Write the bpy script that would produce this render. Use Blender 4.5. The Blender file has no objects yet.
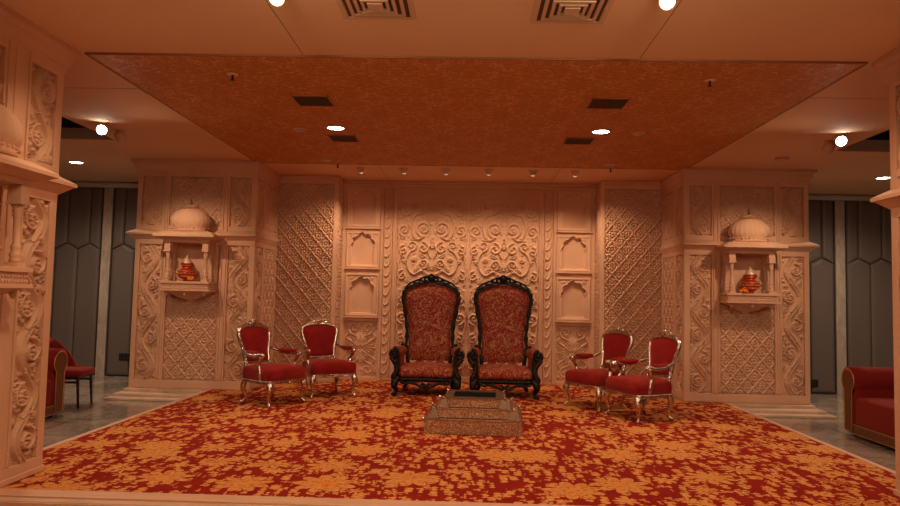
import bpy, math, random
import numpy as np
from mathutils import Vector, Matrix
random.seed(7); rng = np.random.RandomState(11)
PI = math.pi
S = bpy.context.scene
COL = S.collection
H = 3.293          # ceiling height above the stage
LOW = -0.12        # marble floor level

# ------------------------------------------------------------------ materials
def mat(name, base=(0.5,0.5,0.5), rough=0.6, metal=0.0, spec=0.5, emit=None, es=1.0, sheen=0.0):
    m = bpy.data.materials.new(name); m.use_nodes = True
    b = m.node_tree.nodes['Principled BSDF']
    b.inputs['Base Color'].default_value = (*base, 1); b.inputs['Roughness'].default_value = rough
    b.inputs['Metallic'].default_value = metal; b.inputs['Specular IOR Level'].default_value = spec
    if sheen: b.inputs['Sheen Weight'].default_value = sheen; b.inputs['Sheen Tint'].default_value = (1,.3,.2,1)
    if emit: b.inputs['Emission Color'].default_value = (*emit,1); b.inputs['Emission Strength'].default_value = es
    return m
class NT:
    def __init__(s, m): s.t = m.node_tree; s.b = s.t.nodes['Principled BSDF']
    def n(s, k, **kw):
        o = s.t.nodes.new(k)
        for a, v in kw.items(): setattr(o, a, v)
        return o
    def put(s, sock, v):
        if isinstance(v, bpy.types.NodeSocket): s.t.links.new(v, sock)
        elif v is not None: sock.default_value = v
    def math(s, op, a, b=None, c=None):
        o = s.n('ShaderNodeMath', operation=op); s.put(o.inputs[0], a); s.put(o.inputs[1], b)
        if c is not None: s.put(o.inputs[2], c)
        return o.outputs[0]
    def vm(s, op, a, b=None):
        o = s.n('ShaderNodeVectorMath', operation=op); s.put(o.inputs[0], a); s.put(o.inputs[1], b)
        return o.outputs['Value'] if op in ('LENGTH','DOT_PRODUCT') else o.outputs[0]
    def co(s, scale=(1,1,1), kind='Object', loc=(0,0,0), rot=(0,0,0)):
        c = s.n('ShaderNodeTexCoord'); m = s.n('ShaderNodeMapping'); s.t.links.new(c.outputs[kind], m.inputs[0])
        m.inputs['Scale'].default_value = scale; m.inputs['Location'].default_value = loc; m.inputs['Rotation'].default_value = rot
        return m.outputs[0]
    def noise(s, v, scale, detail=3, dist=0, rough=.5):
        o = s.n('ShaderNodeTexNoise'); s.put(o.inputs['Vector'], v); o.inputs['Scale'].default_value = scale
        o.inputs['Detail'].default_value = detail; o.inputs['Distortion'].default_value = dist; o.inputs['Roughness'].default_value = rough
        return o.outputs['Fac'], o.outputs['Color']
    def vor(s, v, scale, feature='F1', rnd=1.0):
        o = s.n('ShaderNodeTexVoronoi', feature=feature); s.put(o.inputs['Vector'], v)
        o.inputs['Scale'].default_value = scale; o.inputs['Randomness'].default_value = rnd
        return o
    def ramp(s, f, stops, interp='LINEAR'):
        o = s.n('ShaderNodeValToRGB'); o.color_ramp.interpolation = interp; e = o.color_ramp.elements
        while len(e) < len(stops): e.new(0.5)
        for el, (p, c) in zip(e, stops): el.position = p; el.color = (*c, 1) if len(c) == 3 else c
        s.put(o.inputs[0], f); return o.outputs[0]
    def mix(s, f, a, b, mode='MIX'):
        o = s.n('ShaderNodeMix', data_type='RGBA', blend_type=mode)
        s.put(o.inputs[0], f); s.put(o.inputs[6], (*a,1) if isinstance(a, tuple) else a); s.put(o.inputs[7], (*b,1) if isinstance(b, tuple) else b)
        return o.outputs[2]
    def base(s, c): s.put(s.b.inputs['Base Color'], c)
    def bump(s, h, strength=.3, dist=.01):
        o = s.n('ShaderNodeBump'); o.inputs['Strength'].default_value = strength; o.inputs['Distance'].default_value = dist
        s.put(o.inputs['Height'], h); s.t.links.new(o.outputs[0], s.b.inputs['Normal'])

# carved sandstone-like cream plaster
PL = mat('carved_plaster', rough=.75, spec=.25); t = NT(PL)
f, _ = t.noise(t.co((1,1,1)), 2.2, 5); g, _ = t.noise(t.co((1,1,1)), 60, 3)
t.base(t.ramp(f, [(.3,(.62,.385,.255)),(.7,(.70,.44,.30))])); t.bump(g, .12, .004)
PLD = mat('plaster_ground', rough=.85, spec=.15); t = NT(PLD)
f, _ = t.noise(t.co((1,1,1)), 3, 4); t.base(t.ramp(f, [(.3,(.56,.34,.225)),(.7,(.62,.385,.255))]))
g, _ = t.noise(t.co(), 45, 2); t.bump(g, .15, .004)
CEIL = mat('ceiling_paint', (.66,.42,.29), .8, spec=.2); t = NT(CEIL)
f, _ = t.noise(t.co(), .8, 3); t.base(t.ramp(f, [(.3,(.74,.50,.32)),(.7,(.78,.53,.35))]))
CGREY = mat('ceiling_void_edge', (.62,.58,.55), .8)
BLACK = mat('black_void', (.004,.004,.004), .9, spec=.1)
SEAM = mat('seam_dark', (.28,.17,.11), .9)  # dark brown of the ceiling joints and the rings on round fittings
WOODTRIM = mat('stage_edge_board', (.62,.37,.23), .5); t = NT(WOODTRIM)
f, _ = t.noise(t.co((1,8,8)), 3, 4); t.base(t.ramp(f, [(.3,(.55,.32,.20)),(.7,(.66,.41,.27))]))

# orange damask ceiling paper
ORG = mat('ceiling_damask', rough=.55, spec=.3); t = NT(ORG)
c0 = t.co((1,1,1)); w = t.noise(c0, 3.2, 2)[1]
sc = t.n('ShaderNodeVectorMath', operation='SCALE'); t.put(sc.inputs[0], w); sc.inputs['Scale'].default_value = .12
wv = t.vm('ADD', c0, sc.outputs[0])
ab = t.n('ShaderNodeSeparateXYZ'); t.put(ab.inputs[0], c0)
mx = t.math('PINGPONG', ab.outputs[0], .31); my = t.math('PINGPONG', ab.outputs[1], .55)
cm = t.n('ShaderNodeCombineXYZ'); t.put(cm.inputs[0], mx); t.put(cm.inputs[1], my)
d1, _ = t.noise(cm.outputs[0], 7, 2, 2.0)
ln = t.math('ABSOLUTE', t.math('SUBTRACT', d1, .5))
lines = t.ramp(ln, [(.0,(1,1,1)),(.045,(0,0,0))])
v1 = t.vor(cm.outputs[0], 3.6); blob = t.ramp(v1.outputs['Distance'], [(.10,(1,1,1)),(.2,(0,0,0))])
pat = t.math('MAXIMUM', t.math('MULTIPLY', lines, .8), blob)
fin, _ = t.noise(c0, 30, 3)
pat = t.math('MULTIPLY', pat, t.ramp(fin, [(.35,(.3,.3,.3)),(.65,(1,1,1))]))
t.base(t.mix(pat, (.50,.20,.032), (.92,.50,.22))); t.bump(pat, .25, .004)
t.put(t.b.inputs['Roughness'], t.math('MULTIPLY_ADD', pat, -.2, .6))

# carpet: gold flower clusters on deep red
CAR = mat('carpet_pile', rough=.95, spec=.1); t = NT(CAR)
c0 = t.co((1,1,1)); wob = t.noise(c0, 9, 3)[1]
sc = t.n('ShaderNodeVectorMath', operation='SCALE'); t.put(sc.inputs[0], t.vm('SUBTRACT', wob, (.5,.5,.5))); sc.inputs['Scale'].default_value = .035
cw = t.vm('ADD', c0, sc.outputs[0])
fl = t.n('ShaderNodeVectorMath', operation='MULTIPLY'); t.put(fl.inputs[0], cw); fl.inputs[1].default_value = (1,1,0); cw = fl.outputs[0]
def flower(scale, rnd, petals, r0, amp, off):
    cc = t.vm('ADD', cw, off); v = t.vor(cc, scale, rnd=rnd)
    d = t.vm('SUBTRACT', cc, v.outputs['Position'])
    sx = t.n('ShaderNodeSeparateXYZ'); t.put(sx.inputs[0], d)
    ang = t.math('ARCTAN2', sx.outputs[1], sx.outputs[0]); r = t.vm('LENGTH', d)
    wv = t.math('ABSOLUTE', t.math('SINE', t.math('MULTIPLY', ang, petals/2)))
    R = t.math('MULTIPLY_ADD', wv, amp, r0)
    return t.math('SUBTRACT', R, r), r, ang           # >0 inside
e1, r1, a1 = flower(1.75, .55, 9, .155, .09, (0,0,0))
e2, r2, a2 = flower(3.6, .8, 7, .045, .05, (3.3,1.7,0))
e3, r3, a3 = flower(8.5, .9, 2, .018, .042, (7.1,5.2,0))
e4, r4, a4 = flower(11, .95, 3, .012, .022, (2.1,9.2,0))
def step(e, w=.006): return t.ramp(t.math('MULTIPLY_ADD', e, 1/w, .5), [(.2,(0,0,0)),(.8,(1,1,1))])
inside = t.math('MAXIMUM', t.math('MAXIMUM', step(e1), step(e2)), t.math('MAXIMUM', step(e3), step(e4)))
# petal rings drawn in orange / thin red gaps
ring = t.math('ABSOLUTE', t.math('SUBTRACT', e1, .075)); ring = t.ramp(ring, [(.0,(1,1,1)),(.012,(0,0,0))])
sp = t.noise(c0, 26, 3)[0]; brk = t.ramp(sp, [(.38,(1,1,1)),(.46,(0,0,0))])
gold = t.mix(t.noise(c0, 7, 3)[0], (.58,.25,.07), (.68,.34,.11))
# petal lines
gold = t.mix(t.math('MULTIPLY', ring, .6), gold, (.42,.07,.012))
ray = t.ramp(t.math('ABSOLUTE', t.math('SINE', t.math('MULTIPLY', a1, 4.5))), [(.0,(1,1,1)),(.22,(0,0,0))])
ray = t.math('MULTIPLY', ray, t.ramp(e1, [(.0,(1,1,1)),(.16,(0,0,0))])); gold = t.mix(t.math('MULTIPLY', t.math('MULTIPLY', ray, step(e1)), .6), gold, (.42,.07,.012))
gold = t.mix(t.ramp(e1, [(.13,(0,0,0)),(.17,(.7,.7,.7))]), gold, (.70,.20,.02))
red = t.mix(t.noise(c0, 5, 2)[0], (.20,.012,.006), (.33,.022,.010))
outl_ = t.ramp(t.math('ABSOLUTE', t.math('ADD', e1, .006)), [(.004,(1,1,1)),(.009,(0,0,0))])
inside = t.math('SUBTRACT', inside, t.math('MULTIPLY', brk, .5)); inside = t.math('SUBTRACT', inside, t.math('MULTIPLY', outl_, .8))
t.base(t.mix(t.math('MAXIMUM', inside, 0.0), red, gold))
g, _ = t.noise(c0, 160, 2); t.bump(g, .5, .004)

# marble floor
MAR = mat('floor_marble', rough=.16, spec=.6); t = NT(MAR)
c0 = t.co((1,1,1)); n1, n1c = t.noise(c0, .9, 6, 1.2, .6); n2, _ = t.noise(t.co((1.0,2.2,1)), 2.6, 8, 2.5, .62)
c = t.ramp(n1, [(.3,(.17,.13,.10)),(.5,(.33,.26,.21)),(.7,(.46,.37,.30))])
vein = t.ramp(t.math('ABSOLUTE', t.math('SUBTRACT', n2, .5)), [(.0,(1,1,1)),(.03,(0,0,0))])
c = t.mix(t.math('MULTIPLY', vein, .55), c, (.60,.50,.42))
br = t.n('ShaderNodeTexBrick'); t.put(br.inputs['Vector'], c0); br.offset = 0
br.inputs['Scale'].default_value = 1; br.inputs['Brick Width'].default_value = .9; br.inputs['Row Height'].default_value = .9; br.inputs['Mortar Size'].default_value = .006
c = t.mix(br.outputs['Fac'], c, (.10,.075,.06)); t.base(c)
MSTEP = mat('step_marble', (.60,.43,.32), .35); t = NT(MSTEP)
n1,_ = t.noise(t.co(), 3, 5, 1.0); t.base(t.ramp(n1, [(.3,(.52,.36,.26)),(.7,(.68,.49,.37))]))

# padded grey leather wall
PAD = mat('grey_leatherette', (.165,.128,.108), .5, spec=.4); t = NT(PAD)
g,_ = t.noise(t.co(), 90, 2); t.bump(g, .1, .003)
PADD = mat('grey_panel_joint', (.03,.027,.024), .7)
MSTRIP = mat('pale_marble_strip', (.36,.29,.235), .3); t = NT(MSTRIP)
n1,_ = t.noise(t.co((3,3,1)), 4, 6, 1.0); t.base(t.ramp(n1, [(.3,(.38,.31,.25)),(.7,(.58,.47,.38))]))
PLAINW = mat('outer_wall_paint', (.30,.22,.17), .8)

VEL = mat('red_velvet', (.22,.005,.007), .75, spec=.2, sheen=.5); t = NT(VEL)
f,_ = t.noise(t.co(), 160, 2); f2,_ = t.noise(t.co(), 6, 3); t.base(t.ramp(f2, [(.3,(.18,.003,.004)),(.7,(.26,.006,.008))])); t.bump(f, .3, .002)
SOFR = mat('crimson_sofa_cloth', (.20,.008,.007), .8, spec=.2, sheen=.4); t = NT(SOFR)
f,_ = t.noise(t.co(), 200, 2); t.bump(f, .3, .002)
SIL = mat('antique_silver', (.62,.52,.43), .27, metal=1); t = NT(SIL)
f,_ = t.noise(t.co(), 38, 3); t.bump(f, .8, .006); t.base(t.ramp(f, [(.3,(.38,.32,.27)),(.6,(.85,.78,.70))]))
EBO = mat('dark_carved_wood', (.010,.006,.005), .40, spec=.32); t = NT(EBO)
f,_ = t.noise(t.co(), 45, 3); t.bump(f, .9, .008)
BRO = mat('red_gold_brocade', rough=.6, spec=.3); t = NT(BRO)
c0 = t.co((1,.6,.8)); nn,_ = t.noise(c0, 11, .6, 2.2); n3,_ = t.noise(t.co((1,.6,.8),loc=(3,1,2)), 17, .4, 2.5)
sw = t.ramp(t.math('ABSOLUTE', t.math('SUBTRACT', nn, .5)), [(.028,(1,1,1)),(.045,(0,0,0))])
bl = t.ramp(n3, [(.62,(0,0,0)),(.65,(1,1,1))]); pt = t.math('MAXIMUM', sw, bl)
t.base(t.mix(pt, (.26,.012,.007), (.37,.20,.095))); t.bump(pt, .3, .003)
t.put(t.b.inputs['Metallic'], t.math('MULTIPLY', pt, .3))
GLIT = mat('silver_glitter_mosaic', rough=.4, metal=.6); t = NT(GLIT)
c0 = t.co(); vv = t.vor(c0, 150); sn = t.n('ShaderNodeSeparateColor'); t.put(sn.inputs[0], vv.outputs['Color'])
t.base(t.ramp(sn.outputs[0], [(.0,(.28,.15,.09)),(.6,(.55,.33,.22)),(.95,(1,.78,.56))]))
nm = t.n('ShaderNodeBump'); nm.inputs['Strength'].default_value = .6; nm.inputs['Distance'].default_value = .003
t.put(nm.inputs['Height'], sn.outputs[1]); t.t.links.new(nm.outputs[0], t.b.inputs['Normal'])
HAM = mat('tarnished_silver_sheet', (.20,.125,.085), .45, metal=.75); t = NT(HAM)
f,_ = t.noise(t.co(), 60, 3); t.bump(f, .6, .005)
GOLDB = mat('gold_braid', rough=.5, metal=.2); t = NT(GOLDB)
c0 = t.co(); vv = t.vor(c0, 38, 'DISTANCE_TO_EDGE', rnd=.15)
t.base(t.ramp(vv.outputs['Distance'], [(.05,(.30,.16,.055)),(.16,(.12,.016,.010))]))
GOLD = mat('gold_trim', (.55,.30,.08), .4, metal=.5)
REDPOT = mat('red_lacquer', (.50,.012,.008), .4)
MARI = mat('marigold', (.85,.24,.02), .8)
COCO = mat('pale_coconut_wrap', (.62,.50,.40), .5, metal=.3)
DKWOOD = mat('dark_chair_leg_wood', (.03,.012,.008), .35)
WPLAS = mat('ceiling_fitting_paint', (.62,.42,.30), .5)
DGRILL = mat('dark_grille', (.12,.05,.02), .6)
SOCK = mat('black_socket_plate', (.012,.011,.01), .4)
EM_B = mat('lamp_glow_bright', (1,1,1), emit=(1,.93,.82), es=40)
EM_S = mat('lamp_glow_small', (1,1,1), emit=(1,.85,.65), es=.6)
CHROME = mat('lamp_rim', (.7,.6,.5), .3, metal=.7)

# ------------------------------------------------------------------ mesh helpers
class MB:
    def __init__(s): s.v = []; s.f = []; s.sm = []
    def add(s, v, f, smooth=False):
        o = len(s.v); s.v += [tuple(p) for p in v]; s.f += [tuple(i+o for i in q) for q in f]; s.sm += [smooth]*len(f)
    def box(s, x0, x1, y0, y1, z0, z1, M=None):
        v = [(x0,y0,z0),(x1,y0,z0),(x1,y1,z0),(x0,y1,z0),(x0,y0,z1),(x1,y0,z1),(x1,y1,z1),(x0,y1,z1)]
        if M: v = [tuple(M @ Vector(p)) for p in v]
        s.add(v, [(0,3,2,1),(4,5,6,7),(0,1,5,4),(1,2,6,5),(2,3,7,6),(3,0,4,7)])
    def rbox(s, x0, x1, y0, y1, z0, z1, r=.04, k=3, M=None, puff=0):
        # rounded box via superellipsoid-ish grid: rings of rounded rects
        cx, cy = (x0+x1)/2, (y0+y1)/2; hx, hy = (x1-x0)/2, (y1-y0)/2
        r = min(r, hx, hy, (z1-z0)/2)
        prof = []
        for i in range(k+1): a = PI/2*i/k; prof.append((r-r*math.sin(a), z0+r-r*math.cos(a)))
        for i in range(k+1): a = PI/2*i/k; prof.append((r-r*math.cos(a), z1-r+r*math.sin(a)))
        rings = []
        for ins, z in prof:
            ring = []
            for qx, qy, a0 in ((1,1,0),(-1,1,PI/2),(-1,-1,PI),(1,-1,1.5*PI)):
                for i in range(k+1):
                    a = a0+PI/2*i/k; rr = max(r-ins, .0005)
                    ring.append((cx+qx*(hx-r)+rr*math.cos(a), cy+qy*(hy-r)+rr*math.sin(a), z))
            rings.append(ring)
        n = len(rings[0]); 
        if puff:
            rings.append([(cx+(p[0]-cx)*.5, cy+(p[1]-cy)*.5, z1+puff*.8) for p in rings[-1]])
        v = [p for rg in rings for p in rg]; f = []
        for i in range(len(rings)-1):
            for j in range(n): f.append((i*n+j, i*n+(j+1)%n, (i+1)*n+(j+1)%n, (i+1)*n+j))
        f.append(tuple(range(n-1,-1,-1))); f.append(tuple((len(rings)-1)*n+j for j in range(n)))
        if M: v = [tuple(M @ Vector(p)) for p in v]
        s.add(v, f, True)
    def tube(s, pts, rad, n=8, closed=False, flat=None):
        pts = [Vector(p) for p in pts]; m = len(pts)
        if not hasattr(rad, '__len__'): rad = [rad]*m
        rings = []; prev = None
        for i, p in enumerate(pts):
            a = pts[(i-1) % m] if (closed or i > 0) else pts[0]; b = pts[(i+1) % m] if (closed or i < m-1) else pts[-1]
            tg = (b-a).normalized() if (b-a).length > 1e-9 else Vector((0,0,1))
            if prev is None:
                ref = Vector((0,1,0)) if abs(tg.y) < .9 else Vector((1,0,0)); nr = (ref - tg*ref.dot(tg)).normalized()
            else: nr = (prev - tg*prev.dot(tg)).normalized()
            prev = nr; bi = tg.cross(nr)
            rings += [tuple(p + (nr*math.cos(2*PI*k/n)*(flat or 1) + bi*math.sin(2*PI*k/n))*rad[i]) for k in range(n)]
        f = []
        for i in range(m if closed else m-1):
            j = (i+1) % m
            for k in range(n): f.append((i*n+k, i*n+(k+1)%n, j*n+(k+1)%n, j*n+k))
        if not closed: f.append(tuple(range(n-1,-1,-1))); f.append(tuple((m-1)*n+k for k in range(n)))
        s.add(rings, f, True)
    def lathe(s, prof, c=(0,0,0), n=20, sy=1.0, ribs=0, ra=0, M=None):
        v = []; f = []
        for (r, z) in prof:
            for k in range(n):
                a = 2*PI*k/n; rr = r*(1+ (ra*abs(math.sin(ribs*a/2)) if ribs else 0))
                v.append((c[0]+rr*math.cos(a), c[1]+rr*math.sin(a)*sy, c[2]+z))
        for i in range(len(prof)-1):
            for k in range(n): f.append((i*n+k, i*n+(k+1)%n, (i+1)*n+(k+1)%n, (i+1)*n+k))
        f.append(tuple(range(n-1,-1,-1))); f.append(tuple((len(prof)-1)*n+k for k in range(n)))
        if M: v = [tuple(M @ Vector(p)) for p in v]
        s.add(v, f, True)
    def ball(s, c, r, n=10, sc=(1,1,1)):
        m = n//2; v = []; f = []
        for i in range(m+1):
            a = PI*i/m
            for k in range(n): b = 2*PI*k/n; v.append((c[0]+r*sc[0]*math.sin(a)*math.cos(b), c[1]+r*sc[1]*math.sin(a)*math.sin(b), c[2]-r*sc[2]*math.cos(a)))
        for i in range(m):
            for k in range(n): f.append((i*n+k, i*n+(k+1)%n, (i+1)*n+(k+1)%n, (i+1)*n+k))
        s.add(v, f, True)
    def prism(s, poly, y0, y1, M=None):      # polygon in (x,z) extruded along y
        n = len(poly); v = [(x,y0,z) for x,z in poly] + [(x,y1,z) for x,z in poly]
        f = [tuple(range(n)), tuple(range(2*n-1,n-1,-1))] + [(i,i+n,(i+1)%n+n,(i+1)%n) for i in range(n)]
        if M: v = [tuple(M @ Vector(p)) for p in v]
        s.add(v, f)
    def dome_panel(s, outline, front, back, K=7, yfun=None):
        # outline: closed list of (x,z); puffed cushion, front bulge toward -y, back toward +y
        cx = sum(p[0] for p in outline)/len(outline); cz = sum(p[1] for p in outline)/len(outline)
        yf = yfun or (lambda x,z: 0); n = len(outline)
        for side, b in ((-1,front),(1,back)):
            v = []; f = []
            for k in range(K+1):
                q = 1-k/K
                for (x,z) in outline:
                    X = cx+(x-cx)*q; Z = cz+(z-cz)*q; v.append((X, yf(X,Z)+side*b*math.sqrt(max(0,1-q**3)), Z))
            for k in range(K):
                for j in range(n):
                    qd = (k*n+j, k*n+(j+1)%n, (k+1)*n+(j+1)%n, (k+1)*n+j); f.append(qd if side < 0 else qd[::-1])
            s.add(v, f, True)
    def xf(s, M): s.v = [tuple(M @ Vector(p)) for p in s.v]; return s
    def build(s, name, m, parent=None, loc=None, smooth=None, bevel=0):
        me = bpy.data.meshes.new(name); me.from_pydata(s.v, [], s.f); me.materials.append(m)
        sm = s.sm if smooth is None else [smooth]*len(s.f); me.polygons.foreach_set('use_smooth', sm); me.update()
        o = bpy.data.objects.new(name, me); COL.objects.link(o)
        if parent is not None: o.parent = parent
        if loc is not None: o.location = loc
        if bevel:
            b = o.modifiers.new('bevel','BEVEL'); b.width = bevel; b.segments = 2; b.limit_method = 'ANGLE'
        return o
def tag(o, label=None, cat=None, group=None, kind=None):
    if label: o['label'] = label
    if cat: o['category'] = cat
    if group: o['group'] = group
    if kind: o['kind'] = kind
    return o
def empty(name, loc, label=None, cat=None, group=None, rz=0):
    o = bpy.data.objects.new(name, None); COL.objects.link(o); o.location = loc; o.rotation_euler = (0,0,rz); o.empty_display_size = .1
    return tag(o, label, cat, group)
def dup(root, loc, rz=0, label=None, group=None):
    r = root.copy(); COL.objects.link(r); r.location = loc; r.rotation_euler = (0,0,rz)
    if label: r['label'] = label
    if group: r['group'] = group
    for ch in list(root.children):
        c = ch.copy(); COL.objects.link(c); c.parent = r
        for g in list(ch.children):
            d = g.copy(); COL.objects.link(d); d.parent = c
    return r
def smooth_pts(P, k=6, closed=False):
    P = [Vector(p) for p in P]; n = len(P); out = []
    rngi = range(n if closed else n-1)
    for i in rngi:
        p0 = P[(i-1)%n] if (closed or i>0) else P[i]; p1 = P[i]; p2 = P[(i+1)%n]; p3 = P[(i+2)%n] if (closed or i+2<n) else P[(i+1)%n]
        for j in range(k):
            t = j/k; out.append(.5*((2*p1)+(p2-p0)*t+(2*p0-5*p1+4*p2-p3)*t*t+(3*p1-p0-3*p2+p3)*t**3))
    if not closed: out.append(P[-1])
    return out
def lerp_list(L, n):
    return [float(np.interp(i/(n-1)*(len(L)-1), range(len(L)), L)) for i in range(n)]

# ------------------------------------------------------------------ relief fields
class Field:
    def __init__(s, w, h, res=.009):
        s.w, s.h = w, h; s.nx = max(4,int(w/res)); s.nz = max(4,int(h/res))
        s.x = np.linspace(0,w,s.nx); s.z = np.linspace(0,h,s.nz); s.X, s.Z = np.meshgrid(s.x, s.z)
        s.Hh = np.zeros_like(s.X); s.res = w/(s.nx-1)
    def win(s, x, z, r):
        i0 = max(0,int((x-r)/s.w*(s.nx-1))); i1 = min(s.nx,int((x+r)/s.w*(s.nx-1))+2)
        j0 = max(0,int((z-r)/s.h*(s.nz-1))); j1 = min(s.nz,int((z+r)/s.h*(s.nz-1))+2)
        return slice(j0,max(j1,j0)), slice(i0,max(i1,i0))
    def stamp(s, x, z, r, h, flat=3.2):
        a, b = s.win(x,z,r); X = s.X[a,b]; 
        if X.size == 0: return
        d = ((X-x)**2+(s.Z[a,b]-z)**2)/(r*r); p = np.clip((1-d)*flat,0,1)**.5*h
        s.Hh[a,b] = np.maximum(s.Hh[a,b], p)
    def cut(s, x, z, r, dep):
        a, b = s.win(x,z,r); X = s.X[a,b]
        if X.size == 0: return
        d = ((X-x)**2+(s.Z[a,b]-z)**2)/(r*r); s.Hh[a,b] = np.maximum(0, s.Hh[a,b]-np.clip(1-d,0,1)*dep)
    def stroke(s, pts, r, h, flat=3.2, cut=0):
        pts = [(p[0],p[1]) for p in pts]; L = len(pts)
        if not hasattr(r,'__len__'): r = [r]*L
        tot = 0
        for i in range(L-1):
            (x0,z0),(x1,z1) = pts[i],pts[i+1]; d = math.hypot(x1-x0,z1-z0); n = max(1,int(d/(s.res*.7)))
            for k in range(n):
                q = k/n; rr = r[i]*(1-q)+r[i+1]*q
                if cut: s.cut(x0+(x1-x0)*q, z0+(z1-z0)*q, max(rr, s.res*1.2), cut)
                else: s.stamp(x0+(x1-x0)*q, z0+(z1-z0)*q, rr, h, flat)
    def spiral(s, cx, cz, R, turns, a0, dirn, r0, h, r1=None, ball=True):
        n = int(28*turns); pts = []; rr = []
        for i in range(n+1):
            q = i/n; a = a0+dirn*2*PI*turns*q; rad = R*(1-.82*q); pts.append((cx+rad*math.cos(a), cz+rad*math.sin(a))); rr.append(r0*(1-q)+(r1 or r0*.6)*q)
        s.stroke(pts, rr, h)
        if ball: s.stamp(pts[-1][0], pts[-1][1], r0*1.5, h*1.1, 1.2)
    def rosette(s, cx, cz, R, n, h, a0=0):
        a, b = s.win(cx,cz,R); X = s.X[a,b]-cx; Z = s.Z[a,b]-cz
        if X.size == 0: return
        r = np.hypot(X,Z); th = np.arctan2(Z,X)+a0; c = np.abs(np.cos(n*th/2))
        p = np.clip((1-r/(R*(.55+.45*c)))*4,0,1)*h*(.55+.45*c)
        p = np.where(r < R*.30, h*np.sqrt(np.clip(1.1-(r/(R*.30))**2,0,1)), np.where(r < R*.38, p*.3, p))
        s.Hh[a,b] = np.maximum(s.Hh[a,b], p)
    def leaf(s, x, z, a, L, w, h, curve=0):
        n = max(6,int(L/(s.res*.8))); pts = []; rr = []; X, Z, A = x, z, a
        for i in range(n+1):
            q = i/n; pts.append((X,Z)); rr.append(max(.0035, w*math.sin(PI*min(1,q*.92+.1))**.8)); X += L/n*math.cos(A); Z += L/n*math.sin(A); A += curve/n
        s.stroke(pts, rr, h, 2.4); s.stroke(pts[1:-2], s.res*1.1, h, cut=h*.6)
    def fan(s, x, z, a, R, n, spread, h):
        for i in range(n):
            q = i/(n-1)-.5; A = a+q*spread; l = R*(1-.55*abs(q)); s.leaf(x+.18*R*math.cos(A), z+.18*R*math.sin(A), A, l*.8, R*.10, h, curve=q*1.2)
    def fill(s, n, L0, L1, h, seed=1):
        r = np.random.RandomState(seed); m = .012
        for _ in range(n):
            x, z = r.uniform(m,s.w-m), r.uniform(m,s.h-m); L = r.uniform(L0,L1); A = r.uniform(0,2*PI); c = r.uniform(-2.2,2.2)
            ok = True; X,Z,a = x,z,A
            for k in range(6):
                if not (m < X < s.w-m and m < Z < s.h-m): ok = False; break
                w_, v_ = s.win(X,Z,L*.26+.003)
                if s.Hh[w_,v_].size and s.Hh[w_,v_].max() > 0: ok = False; break
                X += L/6*math.cos(a); Z += L/6*math.sin(a); a += c/6
            if ok: s.leaf(x,z,A,L,L*.26,h*r.uniform(.7,1),curve=c)
    def edge(s):      # clear the rim so that the relief starts flat
        s.Hh[0,:] = 0; s.Hh[-1,:] = 0; s.Hh[:,0] = 0; s.Hh[:,-1] = 0
    def mesh(s, name, m, parent, pos, flip=False):
        P = pos(s.X.ravel(), s.Hh.ravel(), s.Z.ravel()); nx, nz = s.nx, s.nz
        j, i = np.meshgrid(np.arange(nz-1), np.arange(nx-1), indexing='ij'); a = (j*nx+i).ravel()
        F = np.stack([a, a+1, a+nx+1, a+nx],1)
        if flip: F = F[:,::-1]
        me = bpy.data.meshes.new(name); nv, nf = len(P), len(F)
        me.vertices.add(nv); me.vertices.foreach_set('co', P.astype(np.float32).ravel())
        me.loops.add(nf*4); me.loops.foreach_set('vertex_index', np.ascontiguousarray(F).astype(np.int32).ravel())
        me.polygons.add(nf); me.polygons.foreach_set('loop_start', np.arange(0,nf*4,4,dtype=np.int32)); me.polygons.foreach_set('loop_total', np.full(nf,4,np.int32))
        me.update(calc_edges=True); me.materials.append(m)
        o = bpy.data.objects.new(name, me); COL.objects.link(o)
        if parent is not None: o.parent = parent
        return o

def vine_field(w, h, period, seed, dep=.050, res=.0075, phase=0):
    F = Field(w, h, res); A = w*.30; cx = w/2
    n = max(1, round(h/(period/2))); P = 2*h/n
    fx = lambda z: cx + A*math.sin(2*PI*z/P+phase)
    pts = [(fx(z), z) for z in np.linspace(.0, h, int(h/.012))]
    F.stroke(pts, w*.095, dep)
    for o_ in (-.035,.035): F.stroke([(x+w*o_,z) for x,z in pts], w*.018, dep, cut=dep*.4)
    for k in range(n+1):
        zc = (k+.5)*P/2 - phase*P/(2*PI)
        if not (.0 < zc < h): continue
        sg = 1 if math.sin(2*PI*zc/P+phase) > 0 else -1
        x0 = cx - sg*w*.13; R = min(w*.30, P*.20)
        F.spiral(x0, zc, R, 1.35, PI/2 if sg>0 else PI/2, sg*1, w*.038, dep*.95, w*.025, ball=False)
        F.rosette(x0, zc, R*.62, 7, dep*.95)
        for q in range(5):
            a = (PI if sg>0 else 0) + (q-2)*.55
            F.leaf(x0+R*.95*math.cos(a), zc+R*.95*math.sin(a), a+.5*sg, w*.17, w*.045, dep*.85, curve=1.6*sg)
        F.leaf(fx(zc+P*.16), zc+P*.16, PI/2+.9*sg, w*.28, w*.05, dep*.9, curve=-2*sg)
        F.leaf(fx(zc-P*.16), zc-P*.16, -PI/2-.7*sg, w*.26, w*.05, dep*.9, curve=2*sg)
    F.fill(1500, w*.20, w*.32, dep*.9, seed); F.fill(1500, w*.10, w*.18, dep*.8, seed+5); F.edge(); return F
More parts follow.
